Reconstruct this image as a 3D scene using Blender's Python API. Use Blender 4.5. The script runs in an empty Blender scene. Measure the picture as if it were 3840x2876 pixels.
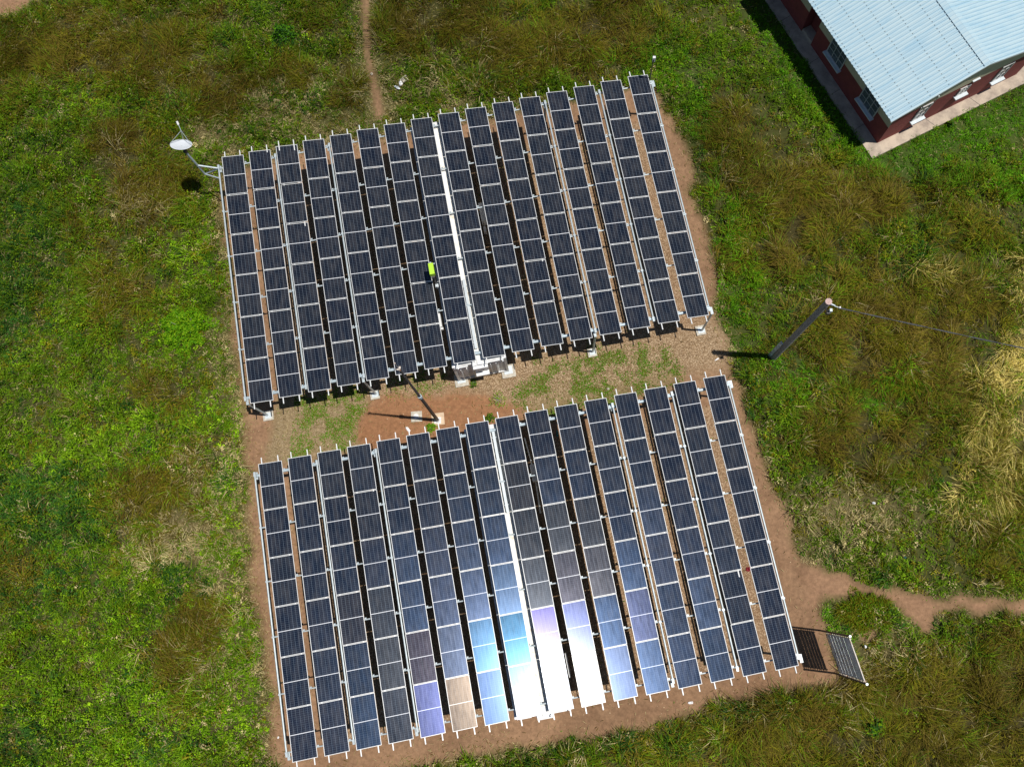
import bpy, math, random
import numpy as np
from mathutils import Matrix, Vector

# ---------------------------------------------------------------- camera, sky, sun, exposure
scene = bpy.context.scene
COL = scene.collection
CAM = np.array([0.0, 0.0, 40.1])
RM = np.array([[0.9985911, 0.0, 0.0530642], [0.0119767, 0.9741966, -0.2253832], [-0.0516949, 0.2257012, 0.9728240]])
FPX = 3140.3
cam_d = bpy.data.cameras.new("camera")
cam_d.sensor_fit = 'HORIZONTAL'; cam_d.sensor_width = 36.0
cam_d.lens = FPX / 3840 * 36.0
cam_d.clip_start = 0.5; cam_d.clip_end = 3000
cam = bpy.data.objects.new("camera", cam_d); COL.objects.link(cam)
m4 = Matrix.Identity(4)
for i in range(3):
    for j in range(3): m4[i][j] = float(RM[i, j])
m4.translation = Vector(CAM.tolist())
cam.matrix_world = m4
scene.camera = cam
scene.render.resolution_x = 1024; scene.render.resolution_y = 766

SUN = Vector((0.312, -0.032, 0.950)).normalized()
world = bpy.data.worlds.new("World"); scene.world = world
world.use_nodes = True
wn = world.node_tree; wn.nodes.clear()
wo = wn.nodes.new('ShaderNodeOutputWorld'); wb = wn.nodes.new('ShaderNodeBackground'); ws = wn.nodes.new('ShaderNodeTexSky')
ws.sky_type = 'NISHITA'; ws.sun_disc = False
ws.sun_elevation = math.asin(SUN.z); ws.sun_rotation = math.atan2(SUN.x, SUN.y)
ws.altitude = 1200; ws.air_density = 1.0; ws.dust_density = 0.6
wb.inputs[1].default_value = 0.068
wn.links.new(ws.outputs[0], wb.inputs[0]); wn.links.new(wb.outputs[0], wo.inputs[0])
sl = bpy.data.lights.new("sun", 'SUN'); sl.energy = 4.8; sl.angle = math.radians(0.53); sl.color = (1.0, 0.96, 0.9)
so = bpy.data.objects.new("sun", sl); COL.objects.link(so)
so.rotation_euler = SUN.to_track_quat('Z', 'Y').to_euler(); so.location = (30, 0, 60)
scene.view_settings.view_transform = 'Standard'; scene.view_settings.look = 'None'
scene.view_settings.exposure = 0.0; scene.view_settings.gamma = 1.0
scene.view_settings.use_curve_mapping = False

rng = np.random.default_rng(7)
random.seed(7)

# ---------------------------------------------------------------- small helpers
def at(px, py, z=0.0):
    """a point of the photograph (3840 px wide) as a place at height z"""
    d = RM @ np.array([(px - 1920) / FPX, -(py - 1438) / FPX, -1.0])
    return CAM + d * ((z - CAM[2]) / d[2])
S = 3840 / 2212.0
def G(x, y, z=0.0):
    p = at(x * S, y * S, z); return (p[0], p[1])

def tag(o, label=None, cat=None, group=None, kind=None):
    if label: o['label'] = label
    if cat: o['category'] = cat
    if group: o['group'] = group
    if kind: o['kind'] = kind
    return o
def empty(name, loc, rz=0.0):
    o = bpy.data.objects.new(name, None); COL.objects.link(o)
    o.empty_display_size = 0.3
    o.location = loc; o.rotation_euler = (0, 0, rz); return o

class MB:
    def __init__(s): s.v = []; s.f = []; s.sm = []
    def add(s, vs, fs, smooth=False):
        b = len(s.v); s.v += [tuple(map(float, q)) for q in vs]
        for f in fs: s.f.append(tuple(b + i for i in f)); s.sm.append(smooth)
        return s
    def box(s, c, d, rz=0.0, ry=0.0, rx=0.0):
        M = Matrix.Rotation(rz, 3, 'Z') @ Matrix.Rotation(ry, 3, 'Y') @ Matrix.Rotation(rx, 3, 'X')
        vs = []
        for x in (-1, 1):
            for y in (-1, 1):
                for z in (-1, 1):
                    q = M @ Vector((x * d[0] / 2, y * d[1] / 2, z * d[2] / 2)); vs.append((q.x + c[0], q.y + c[1], q.z + c[2]))
        return s.add(vs, [(0, 1, 3, 2), (4, 6, 7, 5), (0, 4, 5, 1), (2, 3, 7, 6), (0, 2, 6, 4), (1, 5, 7, 3)])
    def tube(s, a, b, r, r2=None, n=12, caps=True):
        a = Vector(a); b = Vector(b); r2 = r if r2 is None else r2
        d = (b - a).normalized(); u = d.orthogonal().normalized(); w = d.cross(u)
        vs = []
        for p, rr in ((a, r), (b, r2)):
            for i in range(n):
                t = 2 * math.pi * i / n; vs.append(p + u * math.cos(t) * rr + w * math.sin(t) * rr)
        s.add(vs, [(i, (i + 1) % n, n + (i + 1) % n, n + i) for i in range(n)], True)
        if caps:
            s.add(vs[:n], [tuple(range(n))[::-1]]); s.add(vs[n:], [tuple(range(n))])
        return s
    def prism(s, poly, z0, z1):
        n = len(poly)
        s.add([(x, y, z0) for x, y in poly] + [(x, y, z1) for x, y in poly],
              [tuple(range(n))[::-1], tuple(range(n, 2 * n))] + [(i, (i + 1) % n, n + (i + 1) % n, n + i) for i in range(n)])
        return s
    def mesh(s, name, mat):
        me = bpy.data.meshes.new(name); me.from_pydata(s.v, [], s.f); me.update()
        if mat: me.materials.append(mat)
        me.polygons.foreach_set('use_smooth', s.sm); return me
    def build(s, name, mat, parent=None, loc=(0, 0, 0), rot=(0, 0, 0)):
        o = bpy.data.objects.new(name, s.mesh(name, mat)); COL.objects.link(o)
        o.location = loc; o.rotation_euler = rot
        if parent: o.parent = parent
        return o

# ---------------------------------------------------------------- materials
def new_mat(name):
    m = bpy.data.materials.new(name); m.use_nodes = True
    nt = m.node_tree; b = nt.nodes['Principled BSDF']; return m, nt, b
def mat_plain(name, col, rough=0.6, metal=0.0, var=0.15, scale=3.0, bump=0.0, col2=None, thr=None, spec=0.5):
    m, nt, b = new_mat(name); N = nt.nodes; L = nt.links
    tc = N.new('ShaderNodeTexCoord'); nz = N.new('ShaderNodeTexNoise'); nz.inputs['Scale'].default_value = scale
    nz.inputs['Detail'].default_value = 6; nz.inputs['Roughness'].default_value = 0.65
    L.new(tc.outputs['Object'], nz.inputs['Vector'])
    cr = N.new('ShaderNodeValToRGB'); e = cr.color_ramp.elements
    c2 = col2 if col2 else tuple(c * (1 - var * 2) for c in col)
    lo, hi = thr if thr else (0.3, 0.6)
    e[0].position = lo; e[1].position = hi
    e[0].color = (*c2, 1); e[1].color = (*[min(1, c * (1 + var * 0.4)) for c in col], 1)
    L.new(nz.outputs['Fac'], cr.inputs[0]); L.new(cr.outputs[0], b.inputs['Base Color'])
    b.inputs['Roughness'].default_value = rough; b.inputs['Metallic'].default_value = metal
    b.inputs['Specular IOR Level'].default_value = spec
    if bump:
        bp = N.new('ShaderNodeBump'); bp.inputs['Strength'].default_value = bump; bp.inputs['Distance'].default_value = 0.02
        L.new(nz.outputs['Fac'], bp.inputs['Height']); L.new(bp.outputs[0], b.inputs['Normal'])
    return m
def mat_leaf(name, rough=0.55, trans=0.3):
    m, nt, b = new_mat(name); N = nt.nodes; L = nt.links
    a = N.new('ShaderNodeAttribute'); a.attribute_name = 'Col'
    L.new(a.outputs['Color'], b.inputs['Base Color']); b.inputs['Roughness'].default_value = rough
    b.inputs['Specular IOR Level'].default_value = 0.06
    t = N.new('ShaderNodeBsdfTranslucent'); L.new(a.outputs['Color'], t.inputs[0])
    mx = N.new('ShaderNodeMixShader'); mx.inputs[0].default_value = trans
    o = N['Material Output']; L.new(b.outputs[0], mx.inputs[1]); L.new(t.outputs[0], mx.inputs[2]); L.new(mx.outputs[0], o.inputs[0])
    return m
M_alu = mat_plain('white_aluminium', (0.62, 0.63, 0.62), 0.35, 0.0, 0.03, 1.5)
M_galv = mat_plain('galvanised_steel', (0.46, 0.52, 0.54), 0.42, 0.2, 0.10, 6.0)
M_galvb = mat_plain('galvanised_beam', (0.42, 0.50, 0.54), 0.42, 0.2, 0.12, 6.0)
M_conc = mat_plain('footing_concrete', (0.50, 0.46, 0.38), 0.9, 0, 0.2, 9.0, 0.3)
M_plate = mat_plain('painted_plate', (0.56, 0.61, 0.63), 0.5, 0, 0.06, 5)
M_cont = mat_plain('weathered_container_grey', (0.80, 0.80, 0.79), 0.55, 0, 0.1, 4.0, 0, (0.52, 0.52, 0.52), (0.35, 0.62))
M_roofc = mat_plain('container_roof_cream', (0.78, 0.76, 0.70), 0.6, 0, 0.08, 2.2, 0, (0.60, 0.48, 0.34), (0.30, 0.42))
M_white = mat_plain('white_enamel', (0.68, 0.68, 0.67), 0.45, 0, 0.05, 4)
M_dish = mat_plain('dish_paint', (0.60, 0.63, 0.66), 0.6, 0, 0.03, 4)
M_wsteel = mat_plain('white_painted_ribs', (0.66, 0.66, 0.64), 0.5, 0, 0.15, 5)
M_tray = mat_plain('cable_tray_metal', (0.55, 0.60, 0.62), 0.4, 0.2, 0.06, 3)
M_black = mat_plain('dark_steel', (0.055, 0.05, 0.05), 0.5, 0.2, 0.25, 8)
M_lime = mat_plain('lime_green_paint', (0.40, 0.66, 0.03), 0.45, 0, 0.02, 3)
M_red = mat_plain('red_painted_wall', (0.22, 0.042, 0.036), 0.85, 0, 0.12, 2.5, 0.15)
M_beige = mat_plain('beige_painted_band', (0.50, 0.45, 0.31), 0.85, 0, 0.08, 2.5)
M_wood = mat_plain('old_pole_wood', (0.30, 0.28, 0.25), 0.9, 0, 0.3, 12, 0.4)
M_woodend = mat_plain('pole_end_grain', (0.50, 0.36, 0.33), 0.9, 0, 0.3, 22, 0.3, (0.30, 0.20, 0.18))
M_sign = mat_plain('sign_sheet_metal', (0.66, 0.72, 0.76), 0.5, 0.1, 0.12, 3.5, 0, (0.40, 0.44, 0.48), (0.38, 0.62))
M_rust = mat_plain('rusty_bar', (0.50, 0.44, 0.38), 0.6, 0.1, 0.3, 5, 0, (0.30, 0.12, 0.06), (0.38, 0.5))
M_glass = mat_plain('window_glass', (0.10, 0.12, 0.13), 0.12, 0, 0.3, 6)
M_frame = mat_plain('window_frame_paint', (0.46, 0.46, 0.44), 0.6, 0, 0.05, 4)
M_litter = mat_plain('white_plastic', (0.85, 0.85, 0.85), 0.6, 0, 0.05, 12)
M_teal = mat_plain('teal_plastic', (0.03, 0.20, 0.18), 0.5, 0, 0.2, 12)
M_rag = mat_plain('red_cloth', (0.30, 0.02, 0.03), 0.9, 0, 0.2, 12)
M_stone = mat_plain('pale_stone', (0.62, 0.56, 0.46), 0.9, 0, 0.2, 14)
M_cable = mat_plain('cable_sheath', (0.05, 0.055, 0.06), 0.5, 0, 0.3, 20)
M_leaf = mat_leaf('leaf_blades')
M_apron = mat_plain('apron_concrete', (0.46, 0.38, 0.29), 0.92, 0, 0.16, 1.8, 0.3, (0.26, 0.21, 0.17), (0.30, 0.62))
M_slab = mat_plain('tan_slab_concrete', (0.58, 0.44, 0.30), 0.9, 0, 0.12, 7, 0.2)

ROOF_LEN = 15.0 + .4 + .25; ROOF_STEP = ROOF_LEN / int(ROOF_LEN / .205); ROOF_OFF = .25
def mat_roof():
    m, nt, b = new_mat('pale_blue_roof_sheet'); N = nt.nodes; L = nt.links
    tc = N.new('ShaderNodeTexCoord'); mp = N.new('ShaderNodeMapping'); mp.inputs['Scale'].default_value = (0.35, 2.5, 1)
    nz = N.new('ShaderNodeTexNoise'); nz.inputs['Scale'].default_value = 2.0; nz.inputs['Detail'].default_value = 7
    L.new(tc.outputs['Object'], mp.inputs[0]); L.new(mp.outputs[0], nz.inputs['Vector'])
    cr = N.new('ShaderNodeValToRGB'); e = cr.color_ramp.elements
    e[0].position = 0.3; e[0].color = (0.31, 0.46, 0.54, 1); e[1].position = 0.55; e[1].color = (0.40, 0.52, 0.56, 1)
    L.new(nz.outputs['Fac'], cr.inputs[0])
    # rib shading painted in as a darker blue line along every rib foot
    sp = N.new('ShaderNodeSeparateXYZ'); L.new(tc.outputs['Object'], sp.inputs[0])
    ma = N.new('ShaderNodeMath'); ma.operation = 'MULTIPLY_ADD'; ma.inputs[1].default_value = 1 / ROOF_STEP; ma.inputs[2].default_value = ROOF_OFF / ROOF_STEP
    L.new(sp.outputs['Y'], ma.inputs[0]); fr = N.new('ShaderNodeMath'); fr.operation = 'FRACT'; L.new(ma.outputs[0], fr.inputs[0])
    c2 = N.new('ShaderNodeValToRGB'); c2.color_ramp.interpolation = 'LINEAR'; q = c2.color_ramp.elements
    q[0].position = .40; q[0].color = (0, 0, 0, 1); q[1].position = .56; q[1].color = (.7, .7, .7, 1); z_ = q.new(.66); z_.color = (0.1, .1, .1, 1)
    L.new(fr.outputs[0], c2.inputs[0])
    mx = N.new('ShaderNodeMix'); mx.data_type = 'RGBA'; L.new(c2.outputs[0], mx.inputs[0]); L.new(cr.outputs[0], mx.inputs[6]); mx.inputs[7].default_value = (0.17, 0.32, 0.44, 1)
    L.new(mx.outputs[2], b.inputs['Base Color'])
    b.inputs['Roughness'].default_value = 0.45
    return m
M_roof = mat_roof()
M_roofblue = mat_plain('bright_blue_sheet', (0.05, 0.30, 0.55), 0.5, 0, 0.05, 3)

def mat_panel():
    m, nt, b = new_mat('solar_cells'); N = nt.nodes; L = nt.links
    uv = N.new('ShaderNodeUVMap'); sp = N.new('ShaderNodeSeparateXYZ'); L.new(uv.outputs[0], sp.inputs[0])
    def mth(op, a, bb=None, c=None):
        n = N.new('ShaderNodeMath'); n.operation = op
        for i, q in enumerate((a, bb, c)):
            if q is None: continue
            if isinstance(q, (int, float)): n.inputs[i].default_value = q
            else: L.new(q, n.inputs[i])
        return n.outputs[0]
    def line(src, count, w):
        f = mth('FRACT', mth('MULTIPLY', src, count)); d = mth('ABSOLUTE', mth('SUBTRACT', f, 0.5))
        return mth('GREATER_THAN', d, 0.5 - w)
    lu = line(sp.outputs['X'], 6, 0.026); lv = line(sp.outputs['Y'], 24, 0.04)
    mid = mth('LESS_THAN', mth('ABSOLUTE', mth('SUBTRACT', sp.outputs['Y'], 0.5)), 0.0060)
    tc = N.new('ShaderNodeTexCoord'); oi = N.new('ShaderNodeObjectInfo')
    # faint dust, different on every panel
    vm = N.new('ShaderNodeVectorMath'); vm.operation = 'ADD'
    cmb = N.new('ShaderNodeCombineXYZ'); L.new(mth('MULTIPLY', oi.outputs['Random'], 57.0), cmb.inputs[0])
    L.new(tc.outputs['Object'], vm.inputs[0]); L.new(cmb.outputs[0], vm.inputs[1])
    mp = N.new('ShaderNodeMapping'); mp.inputs['Scale'].default_value = (3.5, 1.0, 1); L.new(vm.outputs[0], mp.inputs[0])
    nz = N.new('ShaderNodeTexNoise'); nz.inputs['Scale'].default_value = 1.3; nz.inputs['Detail'].default_value = 5
    L.new(mp.outputs[0], nz.inputs['Vector'])
    dust = N.new('ShaderNodeMapRange'); dust.inputs[1].default_value = 0.4; dust.inputs[2].default_value = 0.75
    dust.inputs[3].default_value = 0.0; dust.inputs[4].default_value = 0.06; L.new(nz.outputs['Fac'], dust.inputs[0])
    def mix(f, a, c):
        n = N.new('ShaderNodeMix'); n.data_type = 'RGBA'
        if isinstance(f, float): n.inputs[0].default_value = f
        else: L.new(f, n.inputs[0])
        for i, q in ((6, a), (7, c)):
            if isinstance(q, tuple): n.inputs[i].default_value = (*q, 1)
            else: L.new(q, n.inputs[i])
        return n.outputs[2]
    cell = mix(oi.outputs['Random'], (0.004, 0.006, 0.013), (0.008, 0.010, 0.015))
    c = mix(lv, cell, (0.065, 0.085, 0.11)); c = mix(lu, c, (0.12, 0.15, 0.18)); c = mix(mid, c, (0.72, 0.74, 0.76))
    c = mix(dust.outputs[0], c, (0.5, 0.45, 0.4))
    L.new(c, b.inputs['Base Color'])
    # coated glass: the sheen of each panel has its own tint
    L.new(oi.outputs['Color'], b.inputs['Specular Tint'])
    r = N.new('ShaderNodeMapRange'); r.inputs[3].default_value = 0.15; r.inputs[4].default_value = 0.23
    mp2 = N.new('ShaderNodeMapping'); mp2.inputs['Scale'].default_value = (9, 1.6, 1); L.new(vm.outputs[0], mp2.inputs[0])
    nz2 = N.new('ShaderNodeTexNoise'); nz2.inputs['Scale'].default_value = 1.0; nz2.inputs['Detail'].default_value = 6; nz2.inputs['Roughness'].default_value = .7; L.new(mp2.outputs[0], nz2.inputs['Vector'])
    r.inputs[1].default_value = .3; r.inputs[2].default_value = .7
    L.new(nz2.outputs['Fac'], r.inputs[0]); L.new(r.outputs[0], b.inputs['Roughness'])
    b.inputs['IOR'].default_value = 1.5; b.inputs['Specular IOR Level'].default_value = 0.29
    b.inputs['Coat Weight'].default_value = 0.12; b.inputs['Coat Roughness'].default_value = 0.09
    return m
M_panel = mat_panel()

# ---------------------------------------------------------------- noise and region maps (world metres)
def vnoise(x, y, sc, seed, octv=3):
    out = 0; amp = 1; tot = 0
    for o in range(octv):
        r = np.random.default_rng(seed * 31 + o); T = r.random((256, 256))
        u = x / sc + 1000.3; v = y / sc + 1000.7
        i = np.floor(u).astype(int); j = np.floor(v).astype(int); fu = u - i; fv = v - j
        fu = fu * fu * (3 - 2 * fu); fv = fv * fv * (3 - 2 * fv)
        a = T[i % 256, j % 256]; b = T[(i + 1) % 256, j % 256]; c = T[i % 256, (j + 1) % 256]; d = T[(i + 1) % 256, (j + 1) % 256]
        out = out + amp * ((a * (1 - fu) + b * fu) * (1 - fv) + (c * (1 - fu) + d * fu) * fv); tot += amp
        amp *= 0.55; sc /= 2.03
    return out / tot
X0, X1, Y0, Y1, ST = -40.0, 32.0, -16.0, 40.0, 0.1
gx = np.arange(X0, X1, ST); gy = np.arange(Y0, Y1, ST)
GX, GY = np.meshgrid(gx, gy, indexing='ij')
def inpoly(pts, jit=0.22, seed=3):
    wx = GX + (vnoise(GX, GY, 0.8, seed) - .5) * 2 * jit * 1.6; wy = GY + (vnoise(GX, GY, 0.8, seed + 1) - .5) * 2 * jit * 1.6
    m = np.zeros(GX.shape, bool); n = len(pts)
    for i in range(n):
        x1, y1 = pts[i]; x2, y2 = pts[(i + 1) % n]
        if y1 == y2: continue
        c = ((y1 > wy) != (y2 > wy)) & (wx < (x2 - x1) * (wy - y1) / (y2 - y1) + x1); m ^= c
    return m
def blur(a, r):
    a = a.astype(float)
    for ax in (0, 1):
        k = np.ones(2 * r + 1) / (2 * r + 1)
        a = np.apply_along_axis(lambda q: np.convolve(np.pad(q, r, 'edge'), k, 'valid'), ax, a)
    return a
def P(*q): return [G(x, y) for x, y in q]
site = P((474, 385), (478, 470), (492, 600), (505, 760), (522, 880), (530, 1000), (538, 1150), (545, 1260), (558, 1340), (578, 1480), (592, 1590), (600, 1720),
         (760, 1700), (922, 1648), (1112, 1613), (1207, 1600), (1277, 1588), (1429, 1569), (1511, 1531), (1619, 1515), (1728, 1492), (1800, 1478),
         (1790, 1400), (1760, 1300), (1755, 1240), (1715, 1180), (1695, 1090), (1655, 1010), (1610, 900), (1592, 820), (1578, 770), (1545, 650), (1535, 590),
         (1510, 480), (1475, 330), (1440, 240), (1405, 195), (1330, 200), (1180, 232), (1010, 262), (830, 292), (640, 332))
path_up = P((778, -40), (795, -40), (796, 60), (799, 120), (808, 170), (819, 205), (829, 262), (811, 262), (799, 195), (789, 140), (782, 40))
path_r = P((1740, 1215), (1800, 1230), (1850, 1258), (1920, 1278), (2010, 1296), (2110, 1296), (2240, 1292), (2400, 1290), (2400, 1330), (2240, 1320), (2080, 1325), (2010, 1330),
           (2006, 1350), (2025, 1378), (1985, 1362), (1950, 1330), (1915, 1300), (1850, 1280), (1790, 1282), (1745, 1300))
path_c = P((-60, -60), (120, -60), (70, 12), (10, 42), (-60, 60))
bare1 = P((1840, 1360), (1880, 1350), (1890, 1372), (1850, 1395))
mid_green = P((1175, 790), (1290, 760), (1440, 760), (1460, 800), (1440, 845), (1330, 860), (1200, 890), (1130, 885), (1110, 855), (1150, 830))
mid_left = P((585, 880), (650, 855), (760, 845), (800, 860), (772, 900), (768, 950), (775, 970), (560, 1010), (588, 960))
mid_top = P((985, 800), (905, 800), (850, 830), (860, 860), (880, 850), (950, 850))
red1 = P((775, 880), (830, 850), (1000, 838), (1040, 850), (1095, 870), (1125, 895), (1060, 930), (900, 960), (790, 985), (768, 950))
lushlawn = P((1560, -60), (1640, -60), (1905, 330), (2240, 175), (2300, 190), (2260, 300), (2100, 330), (1950, 400), (1860, 370), (1790, 300), (1700, 190), (1620, 60))
m_site = inpoly(site, 0.28); m_pu = inpoly(path_up, 0.14, 5); m_pr = inpoly(path_r, 0.3, 6); m_pc = inpoly(path_c, 0.3, 7); m_b1 = inpoly(bare1, .2, 8)
soil = m_site | m_pu | m_pr | m_pc | m_b1
mg = blur(inpoly(mid_green, 0.5, 9), 3); ml = blur(inpoly(mid_left, 0.25, 10), 2); mt = blur(inpoly(mid_top, .4, 11), 3); mr = blur(inpoly(red1, 0.3, 12), 3)
soil_b = blur(soil, 2); soil_w = blur(soil, 6)
def samp(A, x, y):
    i = np.clip(((x - X0) / ST).astype(int), 0, A.shape[0] - 1); j = np.clip(((y - Y0) / ST).astype(int), 0, A.shape[1] - 1)
    return A[i, j]
def blobs(lst):
    out = np.zeros(GX.shape)
    wx = GX + (vnoise(GX, GY, 2.2, 41) - .5) * 2.6; wy = GY + (vnoise(GX, GY, 2.2, 42) - .5) * 2.6
    for (x, y, rx, ry, s) in lst:
        cx, cy = G(x, y); k = 0.0225
        out = np.maximum(out, s * np.exp(-(((wx - cx) / (rx * k)) ** 2 + ((wy - cy) / (ry * k)) ** 2) ** 1.3))
    return out
B_brown = blobs([(90, 120, 190, 100, .8), (320, 130, 150, 80, 1), (200, 60, 150, 60, .7), (480, 190, 110, 80, 1), (450, 60, 100, 50, .5), (270, 330, 90, 90, .9), (330, 430, 90, 120, .8),
                 (620, 170, 90, 60, .6), (740, 210, 60, 80, .8), (700, 60, 80, 50, .4), (880, 60, 90, 90, .8), (1010, 50, 150, 80, 1), (1120, 130, 140, 70, 1), (1300, 60, 130, 90, 1), (1250, 150, 100, 50, .7),
                 (180, 500, 60, 60, .4), (250, 570, 70, 70, .5), (350, 850, 80, 50, .7), (330, 1080, 90, 70, .7), (380, 1150, 60, 70, .5), (420, 1400, 70, 90, .9), (30, 1250, 50, 60, .5), (280, 640, 80, 90, .6), (430, 1000, 60, 60, .5),
                 (1580, 270, 80, 80, .8), (1640, 400, 110, 110, 1), (1560, 560, 60, 60, .6), (1760, 470, 150, 110, 1), (1660, 560, 90, 70, .8), (1900, 440, 110, 70, .8), (1850, 700, 130, 120, 1), (1760, 780, 80, 80, .7),
                 (1980, 800, 170, 140, 1), (1850, 930, 140, 70, .9), (2060, 640, 120, 80, .9), (2120, 500, 90, 60, .5), (1930, 1000, 100, 80, .7), (2190, 1020, 70, 120, .9), (2140, 1180, 80, 60, .5),
                 (2100, 1560, 190, 120, 1), (1900, 1500, 130, 90, .9), (1720, 1600, 170, 80, .9), (1480, 1640, 160, 60, .5), (2150, 1430, 90, 80, .9), (2000, 1640, 160, 80, .9), (1200, 1655, 90, 30, .4)])
B_dry = blobs([(460, 300, 50, 60, .8), (500, 360, 30, 40, .6), (395, 1190, 70, 60, .95), (460, 1250, 60, 60, .6), (520, 900, 30, 200, .5), (510, 1150, 30, 120, .5), (490, 800, 30, 120, .5), (560, 1450, 25, 100, .4), (960, 200, 90, 30, .6), (880, 210, 60, 50, .5),
               (1830, 1110, 110, 60, .9), (1750, 1220, 60, 40, .7), (1720, 1130, 40, 70, .6), (1800, 1190, 100, 40, .6), (2030, 1130, 110, 30, .5), (620, 210, 100, 40, .4), (560, 270, 80, 40, .5), (1700, 1380, 60, 60, .5),
               (300, 460, 60, 50, .3), (420, 1090, 60, 90, .45), (480, 1450, 60, 100, .3), (330, 1180, 50, 60, .6), (440, 1010, 50, 60, .3), (1640, 1010, 30, 80, .4), (1860, 1400, 120, 60, .4), (700, 290, 200, 25, .6)])
B_straw = np.maximum(np.maximum(blur(inpoly(P((2300, 640), (2212, 715), (2170, 735), (2125, 770), (2108, 830), (2112, 870), (2212, 850), (2300, 800)), .35, 20), 5),
    blur(inpoly(P((2128, 860), (2110, 875), (2085, 960), (2055, 1050), (2045, 1105), (2062, 1112), (2085, 1045), (2112, 960), (2138, 880)), .12, 22), 2)),
    np.maximum(blur(inpoly(P((2230, 850), (2195, 880), (2165, 960), (2145, 1040), (2120, 1110), (2135, 1115), (2165, 1060), (2190, 980), (2230, 900)), .15, 24), 3),
               .35 * blur(inpoly(P((2130, 870), (2200, 870), (2170, 960), (2120, 1110), (2060, 1110)), .3, 25), 5)))
B_straw = np.maximum(B_straw, blobs([(2195, 640, 18, 90, .8), (1980, 590, 40, 14, .5)]))
B_lush = np.maximum(blur(inpoly(lushlawn, .5, 21), 5), blobs([(1590, 740, 60, 30, .9), (1700, 790, 40, 40, .8), (1560, 470, 25, 120, .5), (1600, 700, 40, 90, .6), (1500, 250, 40, 60, .5), (1920, 860, 60, 40, .7), (2140, 380, 90, 60, .6), (1470, 150, 120, 60, .5), (1790, 1290, 30, 60, .5), (1800, 1370, 60, 40, .5), (2160, 240, 100, 60, .8)]))
B_leafb = blobs([(405, 715, 70, 55, 1), (380, 640, 100, 50, .6), (60, 340, 150, 70, .6), (190, 430, 90, 60, .5), (450, 1480, 150, 110, .8), (250, 1540, 280, 130, .9), (550, 1580, 90, 60, .6), (90, 1400, 150, 100, .4),
                  (200, 240, 120, 50, .5), (600, 100, 60, 30, .6), (500, 1260, 60, 60, .7), (500, 1000, 45, 140, .7), (470, 1100, 60, 60, .6), (300, 1400, 90, 70, .6), (520, 1330, 40, 70, .7), (420, 1600, 200, 60, .8), (350, 1300, 50, 50, .4), (440, 560, 40, 130, .5), (160, 700, 100, 40, .5), (400, 560, 80, 40, .5), (250, 950, 140, 60, .5), (120, 1000, 90, 50, .4), (450, 920, 70, 50, .5), (700, 180, 60, 20, .4), (560, 230, 90, 25, .5)])
B_dark = blobs([(40, 620, 90, 160, .9), (30, 480, 80, 70, .6), (100, 1090, 130, 90, .9), (60, 1260, 120, 70, .8), (380, 1240, 30, 45, 1), (620, 90, 45, 35, .8), (60, 1600, 80, 60, .8), (320, 1590, 60, 40, .6), (380, 210, 60, 30, .6), (90, 300, 80, 30, .6),
                (1080, 180, 60, 30, .5), (640, 230, 70, 40, .6), (2010, 560, 60, 60, .6), (2100, 130, 40, 40, .2), (1620, 880, 50, 60, .5), (1590, 830, 30, 50, .6), (1740, 850, 30, 60, .5), (1500, 200, 30, 40, .6), (1960, 1360, 130, 25, .5),
                (1310, 1600, 200, 25, .7), (1600, 1540, 120, 25, .7), (1900, 90, 10, 10, .1), (2130, 620, 50, 40, .4), (1450, 90, 50, 40, .5), (1520, 340, 20, 90, .5), (1600, 1050, 25, 60, .4)])

# ---------------------------------------------------------------- ground sheet
def axis(lo, hi, st, far):
    mid = np.arange(lo, hi + st / 2, st)
    return np.concatenate([lo - far[::-1], mid, hi + far])
far = np.array([4, 12, 30, 70, 150, 300, 600.0])
ax_ = axis(-38, 30, 0.15, far); ay_ = axis(-14, 38, 0.15, far)
VX, VY = np.meshgrid(ax_, ay_, indexing='ij')
near = (VX > -38.1) & (VX < 30.1) & (VY > -14.1) & (VY < 38.1)
sb = samp(soil_b, VX, VY) * near
red = samp(mr, VX, VY) * near; mgv = samp(mg, VX, VY) * near; mlv = samp(ml, VX, VY) * near; mtv = samp(mt, VX, VY) * near
n1 = vnoise(VX, VY, 3.0, 50); n2 = vnoise(VX, VY, 0.6, 51)
AX0 = np.array([-5.997, 22.108]); AX1 = np.array([-2.920, 6.909]); YAW0, YAW1 = 0.19755, 0.19631
def tolocal(x, y, o, yaw):
    c, s = math.cos(yaw), math.sin(yaw); dx = x - o[0]; dy = y - o[1]; return c * dx + s * dy, -s * dx + c * dy
def under(x, y):
    out = 0
    for o, yw in ((AX0, YAW0), (AX1, YAW1)):
        lx, ly = tolocal(x, y, o, yw)
        out = np.maximum(out, ((lx > -9.7) & (lx < 10.9) & (ly < -.8) & (ly > -12.6)) * 1.0)
    return out
inmid = np.clip(samp(blur(inpoly(P((800, 800), (1560, 690), (1575, 770), (1500, 800), (1120, 880), (1000, 880), (850, 880), (790, 850)), .4, 23), 4), VX, VY) - red * .9, 0, 1) * near
grav = np.clip(np.maximum(under(VX, VY) * .8, inmid) * sb, 0, 1)
grav = np.clip(np.maximum(grav, mlv * .45), 0, 1)
def mixc(a, b, t): return a * (1 - t[..., None]) + np.array(b) * t[..., None]
C = np.zeros(VX.shape + (3,)) + np.array((0.050, 0.055, 0.014)) * (.5 + n2[..., None])
C = mixc(C, (0.045, 0.034, 0.014), samp(B_brown, VX, VY) * .8)
C = mixc(C, (0.17, 0.13, 0.06), samp(B_dry, VX, VY) * .7)
C = mixc(C, (0.16, 0.12, 0.045), np.clip(samp(B_straw, VX, VY), 0, 1) * .7)
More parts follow.
